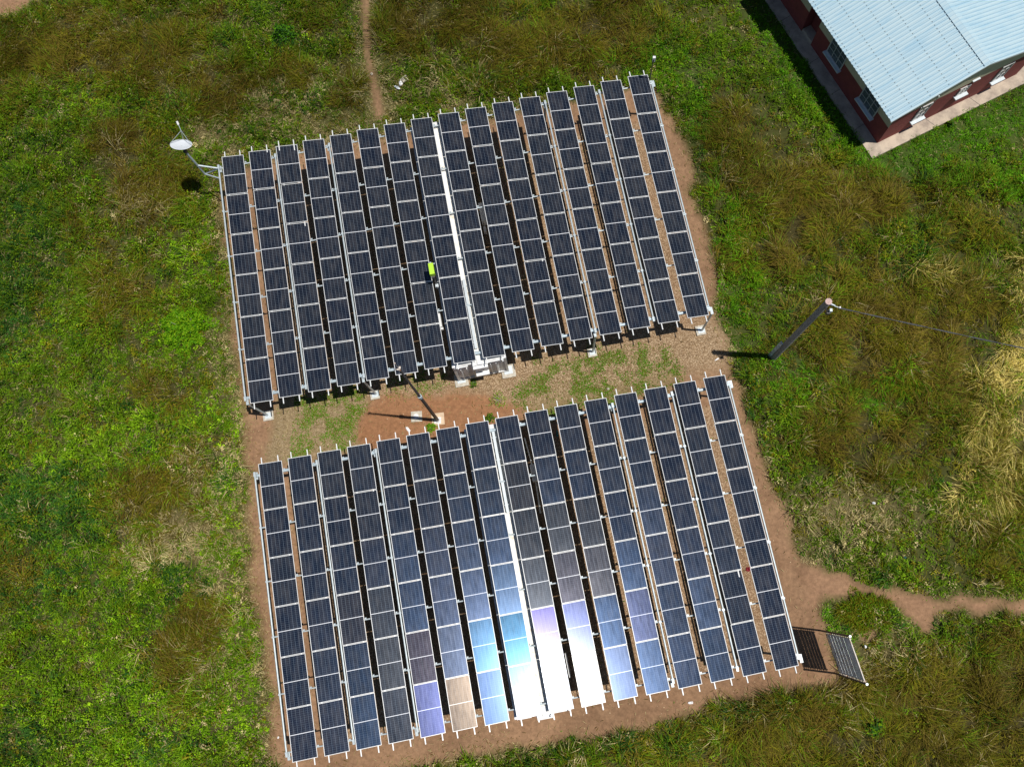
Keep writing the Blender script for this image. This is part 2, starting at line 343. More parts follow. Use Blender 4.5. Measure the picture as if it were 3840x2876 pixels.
C = mixc(C, (0.05, 0.09, 0.014), np.clip(samp(B_lush, VX, VY), 0, 1) * .7)
soilc = np.array((0.235, 0.138, 0.078)) * (0.78 + 0.44 * n1[..., None]) + (n2[..., None] - .5) * np.array((.09, .06, .035))
soilc = mixc(soilc, (0.27, 0.125, 0.058), red * .7)
soilc = mixc(soilc, (0.27, 0.19, 0.11), np.clip(inmid + .0, 0, 1) * .8)
soilc = mixc(soilc, (0.20, 0.17, 0.085), mlv * .7)
soilc = mixc(soilc, (0.17, 0.145, 0.06), mgv * .6)
pth = samp(blur(m_pu | m_pr | m_pc, 2), VX, VY) * near
soilc = mixc(soilc, (0.27, 0.155, 0.09), pth * .6)
C = C * (1 - sb[..., None]) + soilc * sb[..., None]
Z = (n2 - .5) * 0.05 + (n1 - .5) * .06
Z = np.where(near, Z, 0.0)
nx, ny = VX.shape
idx = np.arange(nx * ny).reshape(nx, ny)
quads = np.stack([idx[:-1, :-1], idx[1:, :-1], idx[1:, 1:], idx[:-1, 1:]], -1).reshape(-1, 4)
def np_mesh(name, verts, faces, cols=None, mat=None, extra=None, smooth=False):
    me = bpy.data.meshes.new(name); nv = len(verts); nf, k = faces.shape
    me.vertices.add(nv); me.vertices.foreach_set('co', np.ascontiguousarray(verts, np.float32).ravel())
    me.loops.add(nf * k); me.loops.foreach_set('vertex_index', np.ascontiguousarray(faces, np.int32).ravel())
    me.polygons.add(nf); me.polygons.foreach_set('loop_start', np.arange(0, nf * k, k, dtype=np.int32))
    me.polygons.foreach_set('use_smooth', np.full(nf, smooth))
    me.update(calc_edges=True)
    if cols is not None:
        a = me.color_attributes.new('Col', 'FLOAT_COLOR', 'POINT')
        a.data.foreach_set('color', np.concatenate([cols, np.ones((nv, 1))], 1).astype(np.float32).ravel())
    if extra is not None:
        a = me.attributes.new('Grav', 'FLOAT', 'POINT'); a.data.foreach_set('value', extra.astype(np.float32))
    if mat: me.materials.append(mat)
    o = bpy.data.objects.new(name, me); COL.objects.link(o); return o
def mat_ground():
    m, nt, b = new_mat('ground_soil'); N = nt.nodes; L = nt.links
    a = N.new('ShaderNodeAttribute'); a.attribute_name = 'Col'; gA = N.new('ShaderNodeAttribute'); gA.attribute_name = 'Grav'
    tc = N.new('ShaderNodeTexCoord')
    nz = N.new('ShaderNodeTexNoise'); nz.inputs['Scale'].default_value = 5; nz.inputs['Detail'].default_value = 9; nz.inputs['Roughness'].default_value = 0.72
    L.new(tc.outputs['Object'], nz.inputs['Vector'])
    mr_ = N.new('ShaderNodeMapRange'); mr_.inputs[1].default_value = .3; mr_.inputs[2].default_value = .7; mr_.inputs[3].default_value = .68; mr_.inputs[4].default_value = 1.32
    L.new(nz.outputs['Fac'], mr_.inputs[0])
    vv = N.new('ShaderNodeVectorMath'); vv.operation = 'SCALE'; L.new(a.outputs['Color'], vv.inputs[0]); L.new(mr_.outputs[0], vv.inputs['Scale'])
    vo = N.new('ShaderNodeTexVoronoi'); vo.inputs['Scale'].default_value = 27; L.new(tc.outputs['Object'], vo.inputs['Vector'])
    sepc = N.new('ShaderNodeSeparateColor'); L.new(vo.outputs['Color'], sepc.inputs[0])
    cr = N.new('ShaderNodeValToRGB'); e = cr.color_ramp.elements
    e[0].position = 0; e[0].color = (0.10, 0.06, 0.03, 1); e[1].position = 1; e[1].color = (0.55, 0.43, 0.29, 1)
    for ps, cc in ((.35, (0.19, .12, .065, 1)), (.7, (0.31, .21, .12, 1))):
        q = e.new(ps); q.color = cc
    L.new(sepc.outputs[0], cr.inputs[0])
    mx = N.new('ShaderNodeMix'); mx.data_type = 'RGBA'
    gm = N.new('ShaderNodeMath'); gm.operation = 'MULTIPLY'; gm.inputs[1].default_value = 0.70; L.new(gA.outputs['Fac'], gm.inputs[0])
    L.new(gm.outputs[0], mx.inputs[0]); L.new(vv.outputs[0], mx.inputs[6]); L.new(cr.outputs[0], mx.inputs[7])
    L.new(mx.outputs[2], b.inputs['Base Color']); b.inputs['Roughness'].default_value = 0.95; b.inputs['Specular IOR Level'].default_value = 0.1
    bp = N.new('ShaderNodeBump'); bp.inputs['Strength'].default_value = .5; bp.inputs['Distance'].default_value = .05
    L.new(nz.outputs['Fac'], bp.inputs['Height']); L.new(bp.outputs[0], b.inputs['Normal'])
    return m
M_ground = mat_ground()
g_o = np_mesh('ground', np.stack([VX, VY, Z], -1).reshape(-1, 3), quads, C.reshape(-1, 3), M_ground, grav.ravel(), True)
tag(g_o, kind='structure')
def gz(x, y):
    return (vnoise(np.asarray(x, float), np.asarray(y, float), 0.6, 51) - .5) * .05 + (vnoise(np.asarray(x, float), np.asarray(y, float), 3.0, 50) - .5) * .06

# ---------------------------------------------------------------- building footprint (kept clear of plants)
B0 = np.array([16.43, 21.91]); ang = math.radians(117.2)
eL = np.array([math.cos(ang), math.sin(ang)]); eN = np.array([math.sin(ang), -math.cos(ang)])
def inbuild(x, y, mar=0.0):
    dx = x - B0[0]; dy = y - B0[1]; u = dx * eL[0] + dy * eL[1]; v = dx * eN[0] + dy * eN[1]
    return (u > -.60 - mar) & (v > -0.65 - mar) & (v < 9.9)

# ---------------------------------------------------------------- vegetation: class maps
PATHB = blur(m_pu | m_pr, 4)
def field(x, y):
    br = np.clip(samp(B_brown, x, y) * 1.35, 0, 1); dr = samp(B_dry, x, y); st = np.clip(samp(B_straw, x, y), 0, 1); lu = np.clip(samp(B_lush, x, y), 0, 1)
    lb = samp(B_leafb, x, y); dk = samp(B_dark, x, y); return br, dr, st, lu, lb, dk
def height(x, y):
    br, dr, st, lu, lb, dk = field(x, y)
    lump = vnoise(x, y, 1.5, 60, 4); lump2 = vnoise(x, y, .45, 61, 2)
    mid = vnoise(x, y, .9, 62, 3)
    lp = np.clip((lump - .36) * 3.0, 0, 1.2) * np.clip((mid - .30) * 3.2, .1, 1.1)
    h = .14 + .80 * lp + .22 * (lump2 - .5)
    h = h * (1 - .5 * br) + br * (.16 + .55 * np.clip((mid - .3) * 2.2, 0, 1))
    h = h * (1 - .6 * dr); h = h * (1 - .75 * lu) + .10 * lu; h = h * (1 + (.55 * dk + .45 * lb) * (1 - lu))
    edge = np.clip((1 - samp(soil_w, x, y)) * 1.25 - .15, .12, 1)
    return np.clip(h, .04, 1.2) * edge * np.clip(1 - 3 * samp(PATHB, x, y), .12, 1)
def palette(kind, n):
    t = rng.random(n)[:, None]
    A = {'leaf': ((.055, .130, .004), (.165, .270, .010)), 'leafb': ((.085, .230, .004), (.270, .430, .012)), 'dark': ((.014, .058, .008), (.055, .140, .018)),
         'olive': ((.090, .090, .004), (.215, .195, .012)), 'brown': ((.070, .052, .006), (.205, .148, .026)), 'dry': ((.27, .215, .08), (.55, .46, .23)),
         'straw': ((.36, .29, .05), (.66, .55, .19)), 'lush': ((.050, .180, .003), (.140, .340, .008))}[kind]
    return np.array(A[0]) * (1 - t) + np.array(A[1]) * t
def pick_col(x, y, leafy):
    n = len(x); br, dr, st, lu, lb, dk = field(x, y)
    patch = vnoise(x, y, 1.1, 70, 3); fine = vnoise(x, y, .35, 71, 2)
    base = palette('leaf', n)
    ol = (rng.random(n) < (.26 if leafy else .46) * np.clip((patch - .34) * 3.2, 0.1, 1)); base[ol] = palette('olive', ol.sum())
    def put(kind, pr):
        nonlocal base
        s = rng.random(n) < pr; base[s] = palette(kind, s.sum())
    put('leafb', lb * .75 * np.clip(fine * 1.8, .3, 1)); put('dark', dk * .8)
    put('dark', .35 * np.clip((.42 - patch) * 5, 0, 1))
    put('olive', br * .75 * (1. if not leafy else .7)); put('brown', br * np.clip((fine - .26) * 2.6, .15, .75) * (.95 if not leafy else .7))
    put('dry', dr * .62); put('dry', np.full(n, .018)); put('straw', st * .9)
    put('lush', lu * .85)
    ed = np.clip(samp(soil_w, x, y) * 2.2, 0, 1); put('dry', ed * .35 * (x < 0) + ed * .12)
    top = np.clip((y - 8) / 20, 0, 1) * .26 + np.clip((.55 - vnoise(x, y, 5.0, 75, 2)) * .8, -.1, .2)
    return base * ((.82 + .36 * rng.random(n)) * (1.18 - top))[:, None]
EXT = (-36, 28, -12.5, 36)
def scatter(n):
    return rng.uniform(EXT[0], EXT[1], n), rng.uniform(EXT[2], EXT[3], n)
def blades(x, y, z0, L, az, lean, w, cols):
    """tapered bent blades: two triangles each"""
    n = len(x); dx = np.cos(az); dy = np.sin(az); px = -dy; py = dx
    hz = np.cos(lean); hr = np.sin(lean)
    r = np.stack([x, y, z0], 1); D1 = np.stack([dx * hr * .7, dy * hr * .7, hz * 1.1], 1); D2 = np.stack([dx * hr, dy * hr, hz * .75], 1)
    W = np.stack([px * w / 2, py * w / 2, np.zeros(n)], 1)
    mid = r + D1 * (L * .5)[:, None]; tip = r + D2 * L[:, None]
    V = np.stack([r - W * .6, r + W * .6, mid + W, mid - W, tip], 1).reshape(-1, 3)
    b = np.arange(n)[:, None] * 5
    F = np.concatenate([b + np.array([0, 1, 2]), b + np.array([0, 2, 3]), b + np.array([3, 2, 4])], 0)
    return V, F, np.repeat(cols, 5, 0)
def leaves(x, y, z, s, cols, tilt=0.7, asp=.55):
    n = len(x); az = rng.uniform(0, 2 * np.pi, n); t = rng.normal(0, tilt, n); r2 = rng.normal(0, tilt * .7, n)
    a = np.stack([np.cos(az) * np.cos(t), np.sin(az) * np.cos(t), np.sin(t)], 1)
    s0 = np.stack([-np.sin(az), np.cos(az), np.zeros(n)], 1); up = np.cross(a, s0)
    sd = s0 * np.cos(r2)[:, None] + up * np.sin(r2)[:, None]
    c = np.stack([x, y, z], 1); h = (s / 2)[:, None]
    V = np.stack([c - a * h, c + sd * h * asp - a * h * .15, c + a * h, c - sd * h * asp - a * h * .15], 1).reshape(-1, 3)
    F = np.arange(4 * n).reshape(-1, 4); return V, F, np.repeat(cols, 4, 0)

# --- grass: tussocks of radiating blades
NT = 105000
x, y = scatter(NT)
s_ = samp(soil_b, x, y); br, dr, st, lu, lb, dk = field(x, y)
dens = (.42 + .55 * br + .35 * dr + .5 * st + .35 * lu - .25 * lb)
thin = np.clip((vnoise(x, y, .9, 62, 3) - .28) * 3.4, .12, 1)
keep = (s_ < .42) & (rng.random(NT) < dens * thin) & ~inbuild(x, y)
x, y = x[keep], y[keep]; br, dr, st, lu = br[keep], dr[keep], st[keep], lu[keep]
n = len(x); H = height(x, y) * rng.uniform(.6, 1.35, n)
flow = vnoise(x, y, 2.6, 81, 2) * 4 * np.pi + 1.0
flow = np.where(st > .4, math.radians(250) + (vnoise(x, y, 1.2, 82) - .5) * 2.4, flow)
tcol = pick_col(x, y, False) * rng.uniform(.6, 1.3, n)[:, None]
K = 13
def rp(a): return np.repeat(a, K, 0)
m_ = n * K
az = rp(flow) + rng.normal(0, 1.25, m_) * (1 - .45 * rp(st) - .2 * rp(br))
rad = rp(.05 + .11 * rng.random(n)); bx = rp(x) + rng.normal(0, 1, m_) * rad; by = rp(y) + rng.normal(0, 1, m_) * rad
Lb = np.clip(rp(H) * rng.uniform(.75, 1.3, m_) + .12, .1, 1.0) * (1 + .30 * rp(br) + .4 * rp(st)) * (1 - .55 * rp(lu))
lean = np.clip(rng.normal(.72 + .28 * rp(br) + .45 * rp(st), .30, m_), .1, 1.45)
w = rng.uniform(.016, .034, m_) * (1 - .25 * rp(br))
cols = rp(tcol) * rng.uniform(.75, 1.25, m_)[:, None]
mixed = rng.random(m_) < .15; cols[mixed] = pick_col(bx[mixed], by[mixed], False)
ok = samp(soil_b, bx, by) < .55
V, F, Cc = blades(bx[ok], by[ok], (gz(bx, by) - .02 + rp(H) * .3 * rng.random(m_))[ok], Lb[ok], az[ok], lean[ok], w[ok], cols[ok])
go = np_mesh('grass', V, F, Cc, M_leaf)
tag(go, 'olive, green and brown wild grass covering the field around the arrays', 'grass', kind='stuff')

# --- leafy ground cover: small domed clumps of leaves
NC = 98000
x, y = scatter(NC)
s_ = samp(soil_b, x, y); br, dr, st, lu, lb, dk = field(x, y)
lump = vnoise(x, y, 1.5, 60, 4)
dens = np.clip(.42 + 1.6 * (lump - .38) + .7 * lb + .7 * dk - .85 * br - .45 * dr - .9 * st + .45 * lu + .25 * (x < -14), .08, 1)
keep = (s_ < .40) & (rng.random(NC) < dens) & ~inbuild(x, y)
x, y = x[keep], y[keep]; lu = lu[keep]; lb = lb[keep]; br = br[keep]; n = len(x)
H = height(x, y) * rng.uniform(.75, 1.35, n); ccol = pick_col(x, y, True) * rng.uniform(.6, 1.4, n)[:, None]
K = 17; m_ = n * K
R0 = rng.uniform(.10, .27, n) * (1 - .35 * lu)
a = rng.uniform(0, 6.28, m_); q = np.sqrt(rng.random(m_)); lx = rp(x) + rp(R0) * q * np.cos(a); ly = rp(y) + rp(R0) * q * np.sin(a)
z = gz(lx, ly) + .02 + rp(H) * (1.0 - .55 * q * q) * rng.uniform(.55, 1.05, m_)
size = rng.uniform(.05, .115, m_) * (1 - .40 * rp(lu)) * (1 - .2 * rp(br)) * rp(rng.uniform(.75, 1.3, n))
cols = rp(ccol) * rng.uniform(.75, 1.25, m_)[:, None]
ok = samp(soil_b, lx, ly) < .55
V, F, Cc = leaves(lx[ok], ly[ok], z[ok], size[ok], cols[ok], .6)
lo = np_mesh('leafy_weeds', V, F, Cc, M_leaf)
tag(lo, 'low broad-leaved green weeds growing in mounds through the grass', 'weeds', kind='stuff')

# --- thin grass on the gravel between the two arrays and beside the paths
N3 = 120000
x, y = scatter(N3)
pm = np.clip(samp(mg, x, y) * .75 + samp(ml, x, y) * .6 + samp(mt, x, y) * .35, 0, 1) * np.clip((vnoise(x, y, .55, 90, 3) - .36) * 4.5, 0.03, 1)
edge = samp(soil_w, x, y); pm = np.maximum(pm, np.clip((.93 - edge) * 1.6, 0, .5) * np.clip((vnoise(x, y, .4, 91) - .45) * 4, 0, 1))
pm = np.maximum(pm, .03 * (vnoise(x, y, .9, 92) > .62))
pm = np.maximum(pm, .4 * (np.asarray(under(x, y)) > 0) * np.clip((vnoise(x, y, .8, 95) - .56) * 5, 0, 1))
N3b = 900000
xb = rng.uniform(-13, 12, N3b); yb = rng.uniform(-1, 16, N3b)
pmb = np.clip(samp(mg, xb, yb) * .9 + samp(ml, xb, yb) * .9 + samp(mt, xb, yb) * .4, 0, 1) * np.clip((vnoise(xb, yb, .55, 90, 3) - .37) * 4.0, 0.03, 1)
kb = rng.random(N3b) < pmb * .62
keep = (samp(soil_b, x, y) > .3) & (rng.random(N3) < pm) & ~inbuild(x, y)
x = np.concatenate([x[keep], xb[kb]]); y = np.concatenate([y[keep], yb[kb]]); n = len(x)
cc = palette('lush', n); sel = rng.random(n) < .27; cc[sel] = palette('dry', sel.sum()) * .9; sel = rng.random(n) < .25; cc[sel] = palette('olive', sel.sum())
V, F, Cc = blades(x, y, gz(x, y), rng.uniform(.06, .15, n), rng.uniform(0, 6.28, n), rng.uniform(.5, 1.35, n), rng.uniform(.016, .034, n), cc)
so_ = np_mesh('short_grass', V, F, Cc, M_leaf)
tag(so_, 'thin short grass sprouting through the gravel between the arrays', 'grass', kind='stuff')

# --- pale dead stalks and clippings along the edge of the bare strip
N4 = 420000
x, y = scatter(N4); e_ = samp(soil_w, x, y)
pm = np.exp(-((e_ - .42) / .36) ** 2) * np.where(x < -2, 1.2, .35) + .5 * samp(B_dry, x, y) * (samp(soil_b, x, y) < .5)
keep = (rng.random(N4) < pm) & ~inbuild(x, y) & (under(x, y) < .5) & (samp(blur(m_pu | m_pr, 3), x, y) < .4)
x, y = x[keep], y[keep]; n = len(x)
cc = palette('dry', n); sel = rng.random(n) < .3; cc[sel] = palette('brown', sel.sum())
V, F, Cc = blades(x, y, gz(x, y) + .02 + height(x, y) * .7 * rng.random(n) * (samp(soil_b, x, y) < .4), rng.uniform(.06, .28, n), rng.uniform(0, 6.28, n), rng.uniform(1.1, 1.5, n), rng.uniform(.012, .024, n), cc)
do_ = np_mesh('dry_stalks', V, F, Cc, M_leaf)
tag(do_, 'pale dead grass stalks lying along the edge of the bare soil', 'dead grass', kind='stuff')

# --- loose stones
def stones(x, y, s, cols, z=None):
    n = len(x); U = np.array([(1, 0, 0), (-1, 0, 0), (0, 1, 0), (0, -1, 0), (0, 0, 1), (0, 0, -.6)])
    a = rng.uniform(0, 6.28, n); ca, sa = np.cos(a), np.sin(a)
    sc = np.stack([s * rng.uniform(.7, 1.4, n), s * rng.uniform(.6, 1.1, n), s * rng.uniform(.35, .7, n)], 1)
    V = U[None] * sc[:, None] + rng.normal(0, .12, (n, 6, 3)) * s[:, None, None]
    R = np.stack([V[..., 0] * ca[:, None] - V[..., 1] * sa[:, None] + x[:, None], V[..., 0] * sa[:, None] + V[..., 1] * ca[:, None] + y[:, None], V[..., 2] + (gz(x, y) + s * .2)[:, None]], -1)
    F = np.array([(0, 2, 4), (2, 1, 4), (1, 3, 4), (3, 0, 4), (2, 0, 5), (1, 2, 5), (3, 1, 5), (0, 3, 5)])
    return R.reshape(-1, 3), (np.arange(n)[:, None, None] * 6 + F[None]).reshape(-1, 3), np.repeat(cols, 6, 0)
N5 = 170000
x = rng.uniform(-15, 16, N5); y = rng.uniform(-8, 26, N5)
gi = np.clip(((x + 38) / .15).astype(int) + len(far), 0, nx - 1); gj = np.clip(((y + 14) / .15).astype(int) + len(far), 0, ny - 1)
gv = grav[gi, gj]; keep = rng.random(N5) < np.maximum(gv * .8, .03 * (samp(soil_b, x, y) > .8)); x, y = x[keep], y[keep]; n = len(x)
t = rng.random(n)[:, None] ** 1.5; cc = np.array((.15, .09, .045)) * (1 - t) + np.array((.62, .46, .28)) * t
V, F, Cc = stones(x, y, rng.uniform(.012, .032, n), cc)
M_gv = mat_leaf('gravel_stone', .9, 0.0)
gr_o = np_mesh('gravel', V, F, Cc, M_gv)
tag(gr_o, 'light brown gravel and wood chips spread under and between the arrays', 'gravel', kind='stuff')

# ---------------------------------------------------------------- single plants
def plant(name, label, cat, c, r, h, nleaf, pal, lsize, nblade=0, bpal='olive', blen=.6):
    cx, cy = c; root = empty(name, (cx, cy, float(gz(cx, cy)))); tag(root, label, cat)
    n = nleaf
    if n:
        a = rng.uniform(0, 6.28, n); rr = r * np.sqrt(rng.random(n)) * (.8 + .35 * np.sin(a * 3 + cx) * .5 + .2 * np.sin(a * 7))
        zz = h * np.clip(1 - (rr / r) ** 2, .08, 1) * (.45 + .55 * rng.random(n)) * (.25 + 1.5 * vnoise(rr * np.cos(a) + cx, rr * np.sin(a) + cy, .32, 99, 2))
        cols = palette(pal[0], n); s2 = rng.random(n) < .4; cols[s2] = palette(pal[1], s2.sum())
        V, F, Cc = leaves(rr * np.cos(a), rr * np.sin(a), zz, rng.uniform(.6, 1.2, n) * lsize, cols, .6)
        f = np_mesh('foliage', V, F, Cc, M_leaf); f.parent = root
    if nblade:
        n = nblade; a = rng.uniform(0, 6.28, n); rr = r * .9 * np.sqrt(rng.random(n)) * (.75 + .3 * np.sin(a * 2 + cx) + .15 * np.sin(a * 5 + cy))
        cols = palette(bpal, n) * (.55 + .8 * vnoise(rr * np.cos(a) + cx, rr * np.sin(a) + cy, .22, 98, 2))[:, None]; sw = rng.random(n) < .3; cols[sw] = palette('leaf', sw.sum())
        V, F, Cc = blades(rr * np.cos(a), rr * np.sin(a), np.zeros(n), rng.uniform(.5, 1.1, n) * blen, np.where(rng.random(n) < .5, a, 4.2) + rng.normal(0, .7, n), rng.uniform(.3, 1.25, n), rng.uniform(.016, .03, n), cols)
        f = np_mesh('grass_blades', V, F, Cc, M_leaf); f.parent = root
    st = MB()
    for k in range(9):
        a = k * .7 + cx; st.tube((0, 0, -.02), (math.cos(a) * r * .4, math.sin(a) * r * .4, h * .75), .018, .008, 6)
    st.build('stem', M_wood, root)
    return root
plant('bush', 'large bright green bush just left of the upper array', 'bush', G(405, 712), 1.5, .95, 5200, ('leafb', 'lush'), .12)
plant('bush', 'dark green bush in the pale grass left of the lower array', 'bush', G(383, 1242), .75, .8, 1800, ('dark', 'leaf'), .10)
plant('bush', 'dark green bush in the brown grass at the top, left of the footpath', 'bush', G(618, 88), .95, .9, 2400, ('dark', 'lush'), .11)
plant('weed', 'broad-leaved grey-green weed alone in the brown grass at the bottom right', 'weed', G(1886, 1562), .62, .55, 330, ('dark', 'leafb'), .24)
plant('grass_tussock', 'round grass tussock between the two branches of the dirt path', 'tussock', G(1868, 1322), 1.15, .5, 1500, ('leaf', 'olive'), .10, 3000, 'olive', .6)
plant('weed', 'small green weed below the front wall of the upper container', 'weed', at(1778, 1440)[:2], .26, .2, 120, ('leaf', 'dark'), .09)
plant('weed', 'small green weed between the pole footing and the lower array', 'weed', at(1618, 1605)[:2], .3, .25, 160, ('leafb', 'lush'), .10)
plant('weed', 'loose patch of yellow-green weed on the gravel right of the red soil', 'weed', at(1868, 1500)[:2], .55, .16, 260, ('leafb', 'dry'), .08)
plant('weed', 'small dark weed touching the top of the lower array above its white gap', 'weed', at(1838, 1568)[:2], .3, .22, 170, ('leaf', 'dark'), .09)
plant('weed', 'dark upright weed growing against the paving of the brick-red building', 'weed', at(3560, 474)[:2], .26, .40, 200, ('dark', 'leaf'), .16)
plant('straw_clump', 'tall bent clump of yellow grass left of the lower array', 'tussock', G(425, 1395), 1.35, .5, 200, ('olive', 'dry'), .06, 3600, 'olive', .8)

# ---------------------------------------------------------------- solar arrays
PITCH = 1.35805; PW = 1.038; PL = 2.094; LSTEP = (12.6543 - PL) / 5; TILT = math.radians(9.9)
FW = 0.021
def panel_meshes():
    t = .033
    me = bpy.data.meshes.new('solar_panel'); hw, hl = PW / 2 - FW, PL / 2 - FW
    v = [(-hw, -hl, -.004), (hw, -hl, -.004), (hw, hl, -.004), (-hw, hl, -.004), (-hw, -hl, -.018), (hw, -hl, -.018), (hw, hl, -.018), (-hw, hl, -.018)]
    me.from_pydata(v, [], [(0, 1, 2, 3), (7, 6, 5, 4)]); uvl = me.uv_layers.new(name='UVMap')
    for i, q in enumerate([(0, 0), (1, 0), (1, 1), (0, 1)] * 2): uvl.data[i].uv = q
    me.materials.append(M_panel); me.update()
    f = MB()
    f.box((-PW / 2 + FW / 2, 0, -t / 2), (FW, PL, t)); f.box((PW / 2 - FW / 2, 0, -t / 2), (FW, PL, t))
    for s in (-1, 1): f.box((0, s * (PL / 2 - FW / 2), -t / 2 - .0006), (PW - 2 * FW + .002, FW, t - .002))
    return me, f.mesh('frame', M_alu)
ME_P, ME_F = panel_meshes()
ZP = 3.12
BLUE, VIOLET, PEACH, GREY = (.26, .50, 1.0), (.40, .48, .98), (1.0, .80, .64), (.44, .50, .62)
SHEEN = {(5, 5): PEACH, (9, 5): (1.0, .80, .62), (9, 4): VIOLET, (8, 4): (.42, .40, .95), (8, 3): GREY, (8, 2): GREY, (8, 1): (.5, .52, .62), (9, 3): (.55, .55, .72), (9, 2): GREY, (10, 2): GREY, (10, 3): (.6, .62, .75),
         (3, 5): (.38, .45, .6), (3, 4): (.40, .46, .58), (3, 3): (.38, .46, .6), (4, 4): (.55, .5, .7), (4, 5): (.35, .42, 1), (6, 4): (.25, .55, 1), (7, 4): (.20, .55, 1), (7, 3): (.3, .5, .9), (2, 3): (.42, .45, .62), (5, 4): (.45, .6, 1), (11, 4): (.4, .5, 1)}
def make_array(org, yaw, label, upper):
    root = empty('solar_array', (org[0], org[1], 0), yaw); tag(root, label, 'solar array', 'raised solar arrays on the bare soil')
    jr = random.Random(11 if upper else 12)
    for c in range(16):
        xc = (c - 7.5) * PITCH; rowj = jr.uniform(-.0025, .0025)
        for r in range(6):
            o = bpy.data.objects.new('solar_panel', ME_P); COL.objects.link(o); o.parent = root
            o.location = (xc, -PL / 2 - r * LSTEP, ZP + jr.uniform(-.003, .003))
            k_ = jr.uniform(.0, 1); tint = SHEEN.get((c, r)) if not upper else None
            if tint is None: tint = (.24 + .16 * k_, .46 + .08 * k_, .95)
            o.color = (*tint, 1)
            o.rotation_euler = (-.014 + rowj * 2 + jr.gauss(0, .0075), TILT + jr.gauss(0, .0075), 0)
            f = bpy.data.objects.new('frame', ME_F); COL.objects.link(f); f.parent = o
        ct, st_ = math.cos(TILT), math.sin(TILT)
        for u in (-.37, .355):
            mb = MB(); mb.box((0, -6.327, 0), (.045, 12.6543 + .56, .05))
            # clamps between neighbouring panels
            for r in range(1, 6): mb.box((0, -r * LSTEP + .009, .052), (.05, .03, .018))
            mb.build('rail', M_alu, root, (xc + u * ct, 0, ZP - u * st_ - .062), (0, TILT, 0))
    ys = [-.45, -2.81, -5.18, -7.55, -9.92, -12.27]
    for i, yy in enumerate(ys):
        inner = (i == 5 and upper) or (i == 0 and not upper)
        r = .075 if inner else .032; zc = ZP - .20
        mb = MB(); mb.tube((-11.05, yy, zc - (r - .03)), (10.86, yy, zc - (r - .03)), r, n=14)
        for c in range(16):
            xr = (c - 7.5) * PITCH + .565
            mb.box((xr, yy + .055, zc + .045), (.075, .06, .06))
            mb.box((xr - 1.0, yy, zc + .10), (.05, .05, .12))
        mb.build('beam', M_galvb if inner else M_galv, root)
    for xg in (-10.97, -8.148, -5.43, 5.43, 8.148, 10.80):
        zc = ZP - (.23 if xg > 10 else .12); mb = MB()
        xo = xg + (.04 if abs(xg) < 10 else 0)
        mb.tube((xo, ys[0], zc), (xo, ys[-1], zc), .042, n=12)
        for yy in ys: mb.box((xo, yy, zc - .01), (.11, .08, .11))
        for yy in (ys[0] + .1, ys[-1] - .1): mb.box((xo, yy, zc - .03), (.10, .13, .12))
        mb.build('girder', M_galv, root)
    for xg in (-10.94, -5.47, 5.43, 10.90):
        for yy in (ys[0], -12.54):
            mb = MB(); mb.tube((xg, yy, .09), (xg, yy, ZP - .26), .052, n=14)
            mb.box((xg, yy, .10), (.26, .26, .02)); mb.box((xg, yy + (.12 if yy < -5 else 0), ZP - .27), (.12, .34, .03))
            for a, b in ((-.09, -.09), (.09, -.09), (-.09, .09), (.09, .09)): mb.tube((xg + a, yy + b, .11), (xg + a, yy + b, .135), .012, n=6)
            mb.build('post', M_galv, root)
    # cable tray on the roof gap, rounded at its inner end
    y0, y1 = (-8.65, -12.05) if upper else (-.5, -4.15)
    mb = MB(); yr = y0 if upper else y1; yo = y1 if upper else y0
    w = .062; cx = -.075 if upper else -.04
    poly = [(cx + w * math.cos(t), yr + (1 if upper else -1) * w * math.sin(t)) for t in np.linspace(0, math.pi, 9)] + [(cx - w, yo), (cx + w, yo)]
    if not upper: poly = poly[::-1]
    mb.prism(poly, 2.83, 2.91)
    for yy in np.linspace(min(yr, yo) + .3, max(yr, yo) - .3, 4): mb.box((cx, yy, 2.87), (.20, .03, .07))
    mb.build('cable_tray', M_tray, root)
    return root
arr0 = make_array(AX0, YAW0, 'dark raised solar array further up the field, with the satellite dish at its corner', True)
arr1 = make_array(AX1, YAW1, 'raised solar array at the bottom, with bright sun glare across its lower panels', False)

